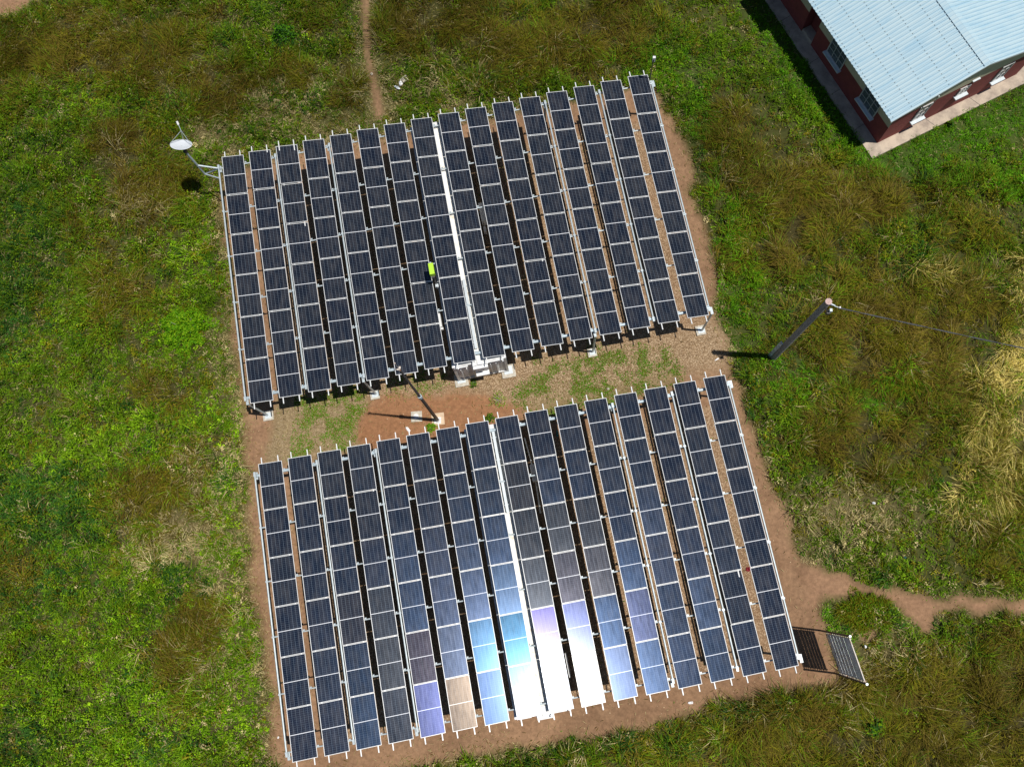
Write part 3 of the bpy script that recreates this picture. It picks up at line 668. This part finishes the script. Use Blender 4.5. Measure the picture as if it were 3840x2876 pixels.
# ---------------------------------------------------------------- containers under the arrays
def make_container(org, yaw, label, upper):
    root = empty('shipping_container', (org[0], org[1], 0), yaw); tag(root, label, 'container', 'containers under the arrays')
    xl, xr, yt, yb, z0, z1 = -1.33, 1.19, -.15, -12.70, .16, 2.72
    # corrugated walls as folded sheets
    def folded(a, b, nrm, n, dep=.035):
        a = Vector(a); b = Vector(b); nrm = Vector(nrm); mb = MB(); vs = []; L = (b - a)
        ts = []
        for i in range(n):
            for f, d in ((.0, 0), (.35, 0), (.5, dep), (.85, dep)): ts.append(((i + f) / n, d))
        ts.append((1, 0))
        for t, d in ts:
            q = a + L * t - nrm * d; vs += [(q.x, q.y, z0 + .12), (q.x, q.y, z1 - .10)]
        mb.add(vs, [(2 * i, 2 * i + 2, 2 * i + 3, 2 * i + 1) for i in range(len(ts) - 1)]); return mb
    folded((xl + .03, yt, 0), (xl + .03, yb, 0), (-1, 0, 0), 44).build('side_wall', M_cont, root)
    folded((xr - .03, yb, 0), (xr - .03, yt, 0), (1, 0, 0), 44).build('side_wall', M_cont, root)
    folded((xl, yb + .04, 0), (xr, yb + .04, 0), (0, -1, 0), 9).build('end_wall', M_cont, root)
    folded((xr, yt - .04, 0), (xl, yt - .04, 0), (0, 1, 0), 9).build('end_wall', M_cont, root)
    mb = MB(); mb.box(((xl + xr) / 2, (yt + yb) / 2, z1 - .045), (xr - xl - .08, yt - yb - .08, .05))
    for i in range(34):
        yy = yb + .25 + i * (yt - yb - .5) / 33; mb.box(((xl + xr) / 2, yy, z1 - .012), (xr - xl - .4, .13, .022))
    mb.build('roof', M_roofc, root)
    fr = MB()
    for xx in (xl + .04, xr - .04):
        fr.box((xx, (yt + yb) / 2, z1 - .06), (.08, yt - yb - .2, .10)); fr.box((xx, (yt + yb) / 2, z0 + .07), (.08, yt - yb - .2, .14))
    for yy in (yt - .045, yb + .045):
        fr.box(((xl + xr) / 2, yy, z1 - .055), (xr - xl - .2, .085, .104)); fr.box(((xl + xr) / 2, yy, z0 + .07), (xr - xl - .2, .10, .13))
        for xx in (xl + .05, xr - .05): fr.box((xx, yy, (z0 + z1) / 2), (.11, .11, z1 - z0 - .24))
    fr.build('steel_frame', M_wsteel, root)
    cc = MB()
    for xx in (xl + .08, xr - .08):
        for yy in (yt - .08, yb + .08):
            for zz in (z0 + .06, z1 - .06): cc.box((xx, yy, zz), (.18, .18, .125))
    cc.build('corner_casting', M_cont, root)
    # near end: vertical white ribs, cable box and hood
    yb_ = yb - .0
    for xx in (-1.0, -.72, -.46, .42, .68): MB().box((xx, yb_ + .0, 1.25), (.03, .10, 1.9)).build('door_bar', M_white, root)
    MB().box((-.93, yb_ - .02, z1 - .10), (.62, .07, .06)).box((.62, yb_ - .02, z1 - .10), (.9, .07, .06)).build('gutter', M_white, root)
    h = MB(); h.box((-.05, yb_ - .045, 2.05), (.66, .09, .95)); h.build('service_panel', M_cont, root)
    h = MB(); h.box((-.05, yb_ - .13, 2.50), (.70, .20, .12)); h.box((-.05, yb_ + .12, 2.68), (.22, .42, .14)); h.box((-.05, yb_ - .02, 2.64), (.76, .12, .10)); h.build('cable_box', M_white, root)
    h = MB(); h.box((-.04, yb_ - .16, 1.30), (.64, .22, .14)); h.build('hood', M_white, root)
    h = MB()
    for k in range(5): h.box((-.27 + k * .11, yb_ - .19, 1.19), (.045, .05, .08))
    h.build('cable_plug', M_black, root)
    MB().box((-.07, -.30, z1 + .03), (.20, .28, .10)).build('lamp_box', M_white, root)
    # units hung on the long sides
    if upper:
        a = MB(); a.box((-1.56, -10.25, 2.35), (.16, .68, .5)); a.tube((-1.56, -9.88, 2.62), (-1.56, -9.98, 2.62), .05); a.box((-1.50, -10.66, 2.45), (.12, .10, .16)); a.build('inverter', M_white, root)
        a = MB(); a.box((1.40, -5.0, 1.75), (.24, .95, .6)); a.box((1.36, -5.75, 1.5), (.12, .3, .3)); a.build('cabinet', M_cont, root)
    else:
        a = MB(); a.box((1.42, -2.60, 2.0), (.24, .76, .55)); a.box((1.31, -2.60, 2.02), (.05, .70, .50)); a.tube((1.32, -2.62, 2.34), (1.62, -2.62, 2.34), .018); a.build('air_conditioner', M_white, root)
        MB().tube((1.30, -.9, 1.9), (1.40, -2.2, 1.9), .03).build('pipe', M_wsteel, root); MB().tube((1.42, -3.0, 1.6), (1.36, -4.4, 1.6), .04).build('pipe', M_wsteel, root)
        a = MB(); a.box((1.28, -11.0, 2.2), (.07, 1.0, .4)); a.build('cable_duct', M_white, root)
    return root
make_container(AX0, YAW0, 'weathered grey container under the upper array, its ribbed end wall showing below the panels', True)
make_container(AX1, YAW1, 'cream-roofed container showing in the middle gap of the bottom array', False)

def loc0(x, y, z=0):
    c, s = math.cos(YAW0), math.sin(YAW0); return (AX0[0] + c * x - s * y, AX0[1] + s * x + c * y, z)
def footing(lx, ly, sx, sy, label, plate=False):
    r = empty('concrete_footing', loc0(lx, ly), YAW0); tag(r, label, 'footing', 'concrete footings below the upper array')
    mb = MB(); mb.box((0, 0, .035), (sx, sy, .115)); mb.build('pad', M_conc, r)
    MB().box((.0, -.01 if not plate else .04, .1), (sx * .62, sy * .6, .03)).build('steel_plate', M_plate, r)
footing(-10.92, -12.56, .52, .50, 'concrete pad under the left corner post of the upper array')
footing(-5.54, -12.56, .46, .46, 'concrete pad in the shadow, left of the dark steel pole')
footing(5.39, -12.57, .44, .44, 'concrete pad on gravel between the container end and the right corner post')
footing(10.84, -12.52, .46, .48, 'bright concrete pad under the right corner post of the upper array')
footing(-1.20, -12.68, .66, .64, 'concrete pad under the left corner of the container end wall', True)
footing(1.16, -12.68, .68, .66, 'concrete pad under the right corner of the container end wall', True)

# ---------------------------------------------------------------- lime box on its mast
r = empty('equipment_mast', loc0(-1.375, -8.45, 2.72), YAW0); tag(r, 'lime green box on a short black mast rising from the upper array gap', 'mast box')
MB().box((0, .14, 1.40), (.225, .54, .27)).build('box', M_lime, r)
MB().tube((0, -.10, 0), (0, -.10, 1.27), .055).box((0, -.10, 1.22), (.17, .2, .08)).build('pole', M_black, r)
MB().box((0.02, -.22, .12), (.15, .16, .22)).tube((0.02, -.30, .2), (.02, -.30, .32), .03).build('junction_box', M_tray, r)

# ---------------------------------------------------------------- satellite dish on its bracket
mx_, my_ = -17.6, 19.5
r = empty('satellite_dish', (mx_, my_, 2.4)); tag(r, 'white satellite dish on a bracketed mast beside the upper array', 'satellite dish')
MB().tube((0, 0, 0), (0, 0, 2.36), .055, n=14).build('mast', M_galv, r)
b = MB()
def rel(lx, ly, z): q = loc0(lx, ly, z); return (q[0] - mx_, q[1] - my_, z - 2.4)
e1 = rel(-10.98, -.42, 2.90); e2 = rel(-10.98, -.98, 2.90)
b.tube((0, 0, .93), e1, .042); b.tube((0, 0, .02), e2, .036); b.tube((0, 0, .04), e1, .036)
b.build('bracket', M_galv, r)
dish_c = Vector(at(600 + 385 / 4.873, 420 + 595 / 4.873, 4.86).tolist()) - Vector((mx_, my_, 2.4))
# aim of the dish, chosen from its outline: leaning towards the top of the field
view = (Vector(CAM.tolist()) - (dish_c + Vector((mx_, my_, 2.4)))).normalized()
cr_ = Vector(RM[:, 0].tolist()); cu_ = Vector(RM[:, 1].tolist()); cosv = .47
img = (cr_ * -.17 + cu_ * .98); img = (img - view * img.dot(view)).normalized()
axis_d = (view * cosv + img * math.sqrt(1 - cosv * cosv)).normalized()
ux = axis_d.orthogonal().normalized(); uy = axis_d.cross(ux)
R_ = .50; D_ = .07; mb = MB(); rings = 7; seg = 40; vs = []
for side, off in ((0, 0), (1, -.014)):
    for i in range(rings + 1):
        rr = R_ * i / rings
        for j in range(seg):
            t = 2 * math.pi * j / seg; p_ = dish_c + ux * rr * math.cos(t) + uy * rr * math.sin(t) + axis_d * (D_ * (i / rings) ** 2 - D_ + off); vs.append(p_)
fs = []
k_ = (rings + 1) * seg
for i in range(rings):
    for j in range(seg):
        a = i * seg + j; b2 = i * seg + (j + 1) % seg
        fs.append((a, b2, b2 + seg, a + seg)); fs.append((k_ + a, k_ + a + seg, k_ + b2 + seg, k_ + b2))
for j in range(seg):
    a = rings * seg + j; b2 = rings * seg + (j + 1) % seg; fs.append((a, b2, k_ + b2, k_ + a))
mb.add(vs, fs, True); mb.build('reflector', M_dish, r)
feed = Vector(at(600 + 325 / 4.873, 420 + 212 / 4.873, 5.55).tolist()) - Vector((mx_, my_, 2.4))
joint = Vector(at(600 + 385 / 4.873, 420 + 345 / 4.873, 5.35).tolist()) - Vector((mx_, my_, 2.4))
def rim(t): return dish_c + ux * R_ * math.cos(t) + uy * R_ * math.sin(t)
cand = [rim(2 * math.pi * k / 72) for k in range(72)]
left = min(cand, key=lambda q: q.x); right = max(cand, key=lambda q: q.x); topm = max(cand, key=lambda q: q.y)
mb = MB()
for q in (left, right, topm): mb.tube(q, joint, .011, n=8)
mb.tube(joint, feed, .015, n=8); mb.build('feed_arm', M_galv, r)
fd = (feed - joint).normalized(); MB().tube(feed - fd * .07, feed + fd * .10, .05, n=14).build('feed_horn', M_white, r)
back = dish_c - axis_d * (D_ + .03)
MB().tube((0, 0, 2.32), back, .04).box((0, 0, 2.30), (.14, .14, .16)).tube((.04, 0, 2.3), (.2, .02, 1.95), .012).build('mount', M_black, r)

# ---------------------------------------------------------------- small sensor mast at the far corner of the upper array
c0 = at(2300 + 1003 / 7.373, 200 + 745 / 7.373, 2.85)
r = empty('sensor_mast', (c0[0], c0[1], 2.85)); tag(r, 'small white box on a thin rod behind the far right corner', 'sensor')
MB().tube((0, 0, -.2), (0, 0, 1.6), .022).build('rod', M_black, r)
MB().box((.02, 0, 1.72), (.13, .12, .30)).build('box', M_white, r)
MB().box((.0, -.07, 1.66), (.05, .03, .22)).build('bracket', M_black, r)

# ---------------------------------------------------------------- tall steel pole between the arrays
r = empty('steel_pole', (-5.80, 7.43, 0)); tag(r, 'tall dark steel pole with a mid-height collar between the two arrays', 'pole')
MB().tube((0, 0, .05), (0, 0, 5.5), .088, .072, 16).tube((0, 0, 5.5), (0, 0, 10.3), .060, .040, 16).build('shaft', M_black, r)
MB().tube((0, 0, 5.38), (0, 0, 5.66), .098, .094, 16).build('collar', M_galvb, r)
MB().tube((0, 0, 10.25), (0, 0, 10.42), .055, .045, 12).box((.04, .03, 10.45), (.07, .09, .08)).box((-.04, -.03, 10.42), (.08, .05, .07)).tube((0, 0, 10.4), (.0, .0, 11.25), .009, .006, 8).box((0, 0, 11.22), (.05, .04, .06)).build('lamp_head', M_rust, r)
MB().box((0, 0, .075), (.34, .3, .02)).tube((0, 0, .06), (0, 0, .2), .12, .10, 14).build('base_plate', M_cont, r)
def slab(name, c, sx, sy, rz, h, mat, label, cat):
    r = empty(name, (c[0], c[1], 0), rz); tag(r, label, cat); MB().box((0, 0, h / 2 - .02), (sx, sy, h + .04)).build('pad', mat, r); return r
slab('pole_footing', (-5.79, 7.50), .62, .60, .12, .045, M_slab, 'square tan concrete slab at the foot of the tall steel pole', 'slab')
r = slab('inspection_cover', (-6.85, 7.62), .54, .52, .07, .06, M_conc, 'square concrete slab with a round white cover, on red soil', 'manhole')
MB().tube((-.02, .0, .04), (-.02, 0, .10), .145, .135, 18).build('cover', M_white, r)

# ---------------------------------------------------------------- wooden utility pole and cable
r = empty('utility_pole', (10.54, 10.56, 0)); tag(r, 'wooden utility pole standing in the grass right of the arrays', 'pole')
MB().tube((0, 0, -.05), (0, 0, 8.56), .150, .122, 20).build('shaft', M_wood, r)
MB().tube((0, 0, 8.555), (0, 0, 8.60), .136, .132, 20).build('cap', M_woodend, r)
MB().box((-.20, .08, 1.25), (.05, .16, 2.4), .5).build('side_plate', M_sign, r)
MB().tube((.12, -.05, 8.35), (.50, -.16, 8.30), .018).tube((.10, -.02, 8.40), (.30, -.10, 8.38), .03).box((.2, -.22, 8.1), (.10, .12, .22)).build('bracket', M_galv, r)
MB().tube((.50, -.16, 8.26), (.50, -.16, 8.36), .035).build('insulator', M_white, r)
MB().tube((.0, -.15, 8.2), (.12, -.24, 8.0), .03).box((.14, -.26, 7.95), (.12, .12, .2)).build('clamp', M_black, r)
c_ = MB(); A_ = Vector((11.02, 10.40, 8.28)); Bq = Vector((18.28, 8.98, 7.45)); D = (Bq - A_)
pts = []
for i in range(61):
    t = i / 60; q = A_ + D * (t * 4.0); q.z = 8.28 - .95 * (t * 4) + .12 * (t * 4) ** 2 + .0; pts.append(q)
for ph in (0, math.pi):
    for i in range(60):
        o1 = Vector((0, math.cos(i * 1.1 + ph), math.sin(i * 1.1 + ph))) * .016; o2 = Vector((0, math.cos((i + 1) * 1.1 + ph), math.sin((i + 1) * 1.1 + ph))) * .016
        c_.tube(pts[i] + o1, pts[i + 1] + o2, .014, n=6, caps=False)
tag(c_.build('cable', M_cable), 'dark twisted overhead cable running from the wooden pole to the right', 'cable')

# ---------------------------------------------------------------- metal signboard seen from above
pa = np.array([11.90, -2.165]); pb = np.array([12.42, -3.992]); w_ = float(np.linalg.norm(pb - pa)); sa = math.atan2(*(pb - pa)[::-1])
r = empty('signboard', (pa[0], pa[1], 0), sa); tag(r, 'grey sheet metal signboard on two posts by the corner of the bottom array', 'signboard')
for xx in (0, w_):
    q = MB(); q.tube((xx, 0, 0), (xx, 0, 4.0), .042, n=14); q.build('post', M_black, r)
    MB().tube((xx, 0, 4.0), (xx, 0, 4.03), .05, n=14).build('post_cap', M_galv, r)
zs = [.87, 1.30, 1.70, 2.10, 2.52, 3.02, 3.93]
for i in range(6):
    MB().box((w_ / 2, .0, (zs[i] + zs[i + 1]) / 2 + .02), (w_ - .20, .012, zs[i + 1] - zs[i] - .085)).build('plank', M_sign, r)
for i, zz in enumerate(zs):
    q = MB(); q.box((w_ / 2, -.025, zz), (w_ - .16, .03, .035)); q.build('crossbar', M_rust, r)
q = MB()
for zz in np.linspace(.95, 3.9, 13):
    for xx in (.075, w_ - .075): q.box((xx, 0, zz), (.10, .018, .03))
for xx in (.115, w_ - .115): q.box((xx, .03, 2.4), (.03, .03, 3.06))
q.build('tie_bar', M_rust, r)

# ---------------------------------------------------------------- building
bz = ang - math.pi / 2     # local +y runs along the long wall, +x along the gable
BR = empty('school_building', (B0[0], B0[1], 0), bz); tag(BR, 'single-storey brick-red building with a pale blue corrugated metal roof', 'building')
WB = 8.30; LB = 15.0; EZ = 3.05; RZ = 4.30; OV = .63; OG = .25; HR = WB / 2
slope = (RZ - EZ) / (HR + OV)
zw = EZ + slope * OV - .05
wall = MB()
# long side wall facing the arrays, with the doorway recess (y 6.5-7.45)
def wallbox(mb, x0, x1, y0, y1, z0, z1): mb.box(((x0 + x1) / 2, (y0 + y1) / 2, (z0 + z1) / 2), (abs(x1 - x0), abs(y1 - y0), z1 - z0))
def gable(mb, y0, y1, z0, inset=0.0):
    n = [(0 + inset, z0), (WB - inset, z0), (WB - inset, zw), (HR, zw + slope * HR), (0 + inset, zw)]
    mb.add([(a, y0, b) for a, b in n] + [(a, y1, b) for a, b in n], [tuple(range(5)), tuple(range(5, 10))[::-1]] + [(i, i + 5, (i + 1) % 5 + 5, (i + 1) % 5) for i in range(5)])
wallbox(wall, 0, .2, .2, 6.50, .1, zw); wallbox(wall, 0, .2, 7.45, LB, .1, zw)
wallbox(wall, .55, .75, 6.30, 7.65, .1, zw); wallbox(wall, .2, .55, 6.30, 6.499, .1, zw); wallbox(wall, .2, .55, 7.451, 7.65, .1, zw)
wallbox(wall, WB - .2, WB, .2, LB - .2, .1, zw)
gable(wall, 0, .2, .1); gable(wall, LB - .2, LB - .001, .1, .001)
wall.build('wall', M_red, BR)
bd = MB()
wallbox(bd, -.012, 0, 0.0, 6.5, 1.62, zw - .01); wallbox(bd, -.012, 0, 7.45, LB, 1.62, zw - .01)
zb = 2.32
n_ = [(0, zb), (WB, zb), (WB, zw), (HR, zw + slope * HR - .005), (0, zw)]
bd.add([(a, -.012, b) for a, b in n_] + [(a, -.001, b) for a, b in n_], [tuple(range(5)), tuple(range(5, 10))[::-1]] + [(i, i + 5, (i + 1) % 5 + 5, (i + 1) % 5) for i in range(5)])
bd.build('wall_band', M_beige, BR)
MB().box((.27, 6.97, .22), (.5, .9, .2)).build('door_step', M_apron, BR)
MB().box((.52, 6.97, 1.25), (.05, .80, 1.85)).build('door', M_red, BR)
# roof: two ribbed slopes
def roof_slope(side):
    mb = MB(); x0 = -OV if side < 0 else WB + OV; y0 = -OG; y1 = LB + .4; n = int((y1 - y0) / .205); vs = []
    prof = ((0, 0), (.55, 0), (.66, .028), (.89, .028))
    ys = [];
    for i in range(n):
        for f, d in prof: ys.append((y0 + (i + f) * (y1 - y0) / n, d))
    ys.append((y1, 0))
    for yy, d in ys: vs += [(x0, yy, EZ + d), (HR, yy, RZ + d)]
    k = len(ys); top = [(2 * i, 2 * i + 1, 2 * i + 3, 2 * i + 2) if side > 0 else (2 * i, 2 * i + 2, 2 * i + 3, 2 * i + 1) for i in range(k - 1)]
    mb.add(vs, top)
    mb.add([(a, b, c - .02) for a, b, c in vs], [t[::-1] for t in top])
    return mb
for sd_ in (-1, 1):
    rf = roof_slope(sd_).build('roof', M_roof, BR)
    if sd_ < 0:
        sc = MB(); n = int((LB + .4 + OG) / .205); step = (LB + .4 + OG) / n
        for fr_ in (.03, .22, .41, .60, .80, .96):
            for i in range(n):
                yy = -OG + (i + .775) * step; xx = -OV + fr_ * (HR + OV); sc.box((xx, yy, EZ + slope * (xx + OV) + .036), (.032, .032, .016))
        tag(sc.build('screw', M_black, rf), kind='stuff')
rc = MB(); 
for s_1 in (-1, 1): rc.box((HR + s_1 * .14, LB / 2 + .1, RZ + .045 - .14 * slope), (.29, LB + .62, .014), 0, s_1 * math.atan(slope))
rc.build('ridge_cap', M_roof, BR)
bb = MB()
for s_1 in (-1, 1):
    L_ = math.hypot(HR + OV, RZ - EZ); xc = HR + s_1 * (HR + OV) / 2
    bb.box((xc, -OG + .018, (EZ + RZ) / 2 - .075), (L_, .03, .12), 0, s_1 * math.atan(slope))
bb.build('barge_board', M_white, BR)
MB().box((-OV - .12, 9.0, EZ - .12), (.70, 2.2, .02), 0, -.15).build('porch_sheet', M_roofblue, BR)
def window(side, u0, u1, z0, z1, bars, sill=True):
    w = MB()
    if side == 'L':
        f = lambda a, z, t: (-.012 - t, a, z); dm = lambda a, b, t: (t, a, b)
    else:
        f = lambda a, z, t: (a, -.012 - t, z); dm = lambda a, b, t: (a, t, b)
    w.box(f((u0 + u1) / 2, (z0 + z1) / 2, .004), dm(u1 - u0 - .02, z1 - z0 - .02, .02)); win = w.build('window', M_glass, BR)
    fr = MB()
    for a in (u0, u1): fr.box(f(a, (z0 + z1) / 2, .02), dm(.05, z1 - z0 + .05, .05))
    for z in (z0, z1): fr.box(f((u0 + u1) / 2, z, .02), dm(u1 - u0 - .052, .05, .049))
    for i in range(1, bars): fr.box(f(u0 + (u1 - u0) * i / bars, (z0 + z1) / 2, .018), dm(.03, z1 - z0 - .052, .034))
    for t_ in (.33, .66): fr.box(f((u0 + u1) / 2, z0 + (z1 - z0) * t_, .016), dm(u1 - u0 - .06, .022, .028))
    fr.build('frame', M_frame, win)
    sl_ = MB(); sl_.box(f((u0 + u1) / 2, z0 - .06, .10), dm(u1 - u0 + .16, .07, .22)); sl_.build('sill', M_plate, win)
window('L', 4.10, 5.36, 1.06, 2.25, 3); window('L', 1.02, 2.30, 1.06, 2.25, 3); window('L', 9.2, 10.5, 1.06, 2.25, 3)
window('G', 1.58, 2.22, 1.02, 2.22, 2); window('G', 3.88, 4.45, 1.50, 2.10, 2); window('G', 6.25, 6.88, 1.02, 2.22, 2)
MB().box((4.55, -.05, 2.45), (.42, .10, .06)).build('vent', M_plate, BR)
MB().tube((1.9, -.22, 2.5), (1.9, -.22, 3.25), .015).box((1.9, -.22, 3.25), (.06, .06, .08)).build('antenna', M_galv, BR)
# concrete paving round the building
pv = MB(); pv.prism([(-.67, -.62), (WB + 1.1, -.62), (WB + 1.1, LB), (-.67, LB)], -.15, .115)
pav = pv.build('pavement', M_apron, None, (B0[0], B0[1], 0), (0, 0, bz)); tag(pav, kind='structure')
j = MB()
for xx, dx in ((3.0, -.5), (5.6, -.55)): j.box((xx, -.32, .117), (.02, .70, .004), .35)
for yy in (1.2, 3.5, 5.6, 8.5): j.box((-.34, yy, .117), (.62, .015, .004), .1)
cj = j.build('pavement_joint', M_black, None, (B0[0], B0[1], 0), (0, 0, bz)); tag(cj, kind='structure')

# ---------------------------------------------------------------- litter and small things
def crumple(name, label, cat, px, py, sx, sy, h, mat, z=0.0, seed=1, rz=0.0):
    rr = np.random.default_rng(seed); n = 14; c = at(px, py, z); base = float(gz(c[0], c[1])) if z == 0 else z
    vs = []; fs = []
    for i in range(4):
        k = (1, .85, .5, .12)[i]
        for jn in range(n):
            t = 2 * math.pi * jn / n; q = k * (1 + rr.normal(0, .16)); vs.append((math.cos(t) * sx / 2 * q, math.sin(t) * sy / 2 * q, h * (0, .55, .9, 1.0)[i] * (1 + rr.normal(0, .25))))
    for i in range(3):
        for jn in range(n): a = i * n + jn; b = i * n + (jn + 1) % n; fs.append((a, b, b + n, a + n))
    fs.append(tuple(range(3 * n, 4 * n)))
    mb = MB(); mb.add(vs, fs); o = mb.build(name, mat, None, (c[0], c[1], base), (0, 0, rz)); tag(o, label, cat, 'pieces of litter on the ground'); return o
crumple('cloth', 'crumpled white cloth on the red soil above the bottom array', 'cloth', 1530, 1610, .34, .14, .07, M_litter, seed=2, rz=-.9)
crumple('cloth', 'dark red cloth in the gap beside the last row of the bottom array', 'cloth', 2806, 2133, .26, .22, .12, M_rag, seed=3)
crumple('plastic_bag', 'teal plastic bag in the shade between rows of the bottom array', 'bag', 2090, 1625, .14, .30, .08, M_teal, seed=4)
crumple('rubbish_heap', 'pale heap of rubbish in the grass above the upper array', 'rubbish', 1518, 300, .55, .34, .22, M_stone, .12, 5, .6)
crumple('plastic_bag', 'white plastic bag on the rubbish heap above the upper array', 'bag', 1503, 316, .20, .30, .16, M_litter, .25, 6, .3)
crumple('metal_scrap', 'grey sheet scrap in the grass just left of the rubbish heap', 'scrap', 1490, 330, .42, .16, .06, M_tray, .28, 7, -.6)
crumple('stone', 'pale stone lying on the narrow footpath at the top', 'stone', 1394, 279, .16, .14, .09, M_stone, .02, 8)
crumple('paper_scrap', 'white strip of paper near the shadow of the wooden pole', 'paper', 2688, 1348, .24, .07, .03, M_litter, .02, 9, .55)
crumple('paper_scrap', 'small white scrap at the grass edge beside the bottom array', 'paper', 2812, 1512, .10, .09, .05, M_litter, .02, 10)
crumple('paper_scrap', 'white scrap in the grass above the dirt path on the right', 'paper', 3277, 1886, .15, .11, .06, M_litter, .22, 11)
crumple('paper_scrap', 'crumpled paper on bare soil at the bottom, below the array', 'paper', 2589, 2634, .24, .12, .06, M_litter, .02, 12)
crumple('stone', 'small white stone on the bare strip left of the bottom array', 'stone', 1043, 2764, .09, .09, .05, M_litter, .02, 13)
crumple('paper_scrap', 'white scrap in the weeds right of the signboard', 'paper', 3246, 2424, .10, .13, .05, M_litter, .25, 14)
crumple('stone', 'pale stone on the thin grass between the arrays, right side', 'stone', 2280, 1458, .15, .12, .08, M_stone, .02, 15)
crumple('plastic_bottle', 'green plastic bottle in the grass above the dirt path', 'bottle', 3393, 2090, .12, .08, .07, M_teal, .2, 16)
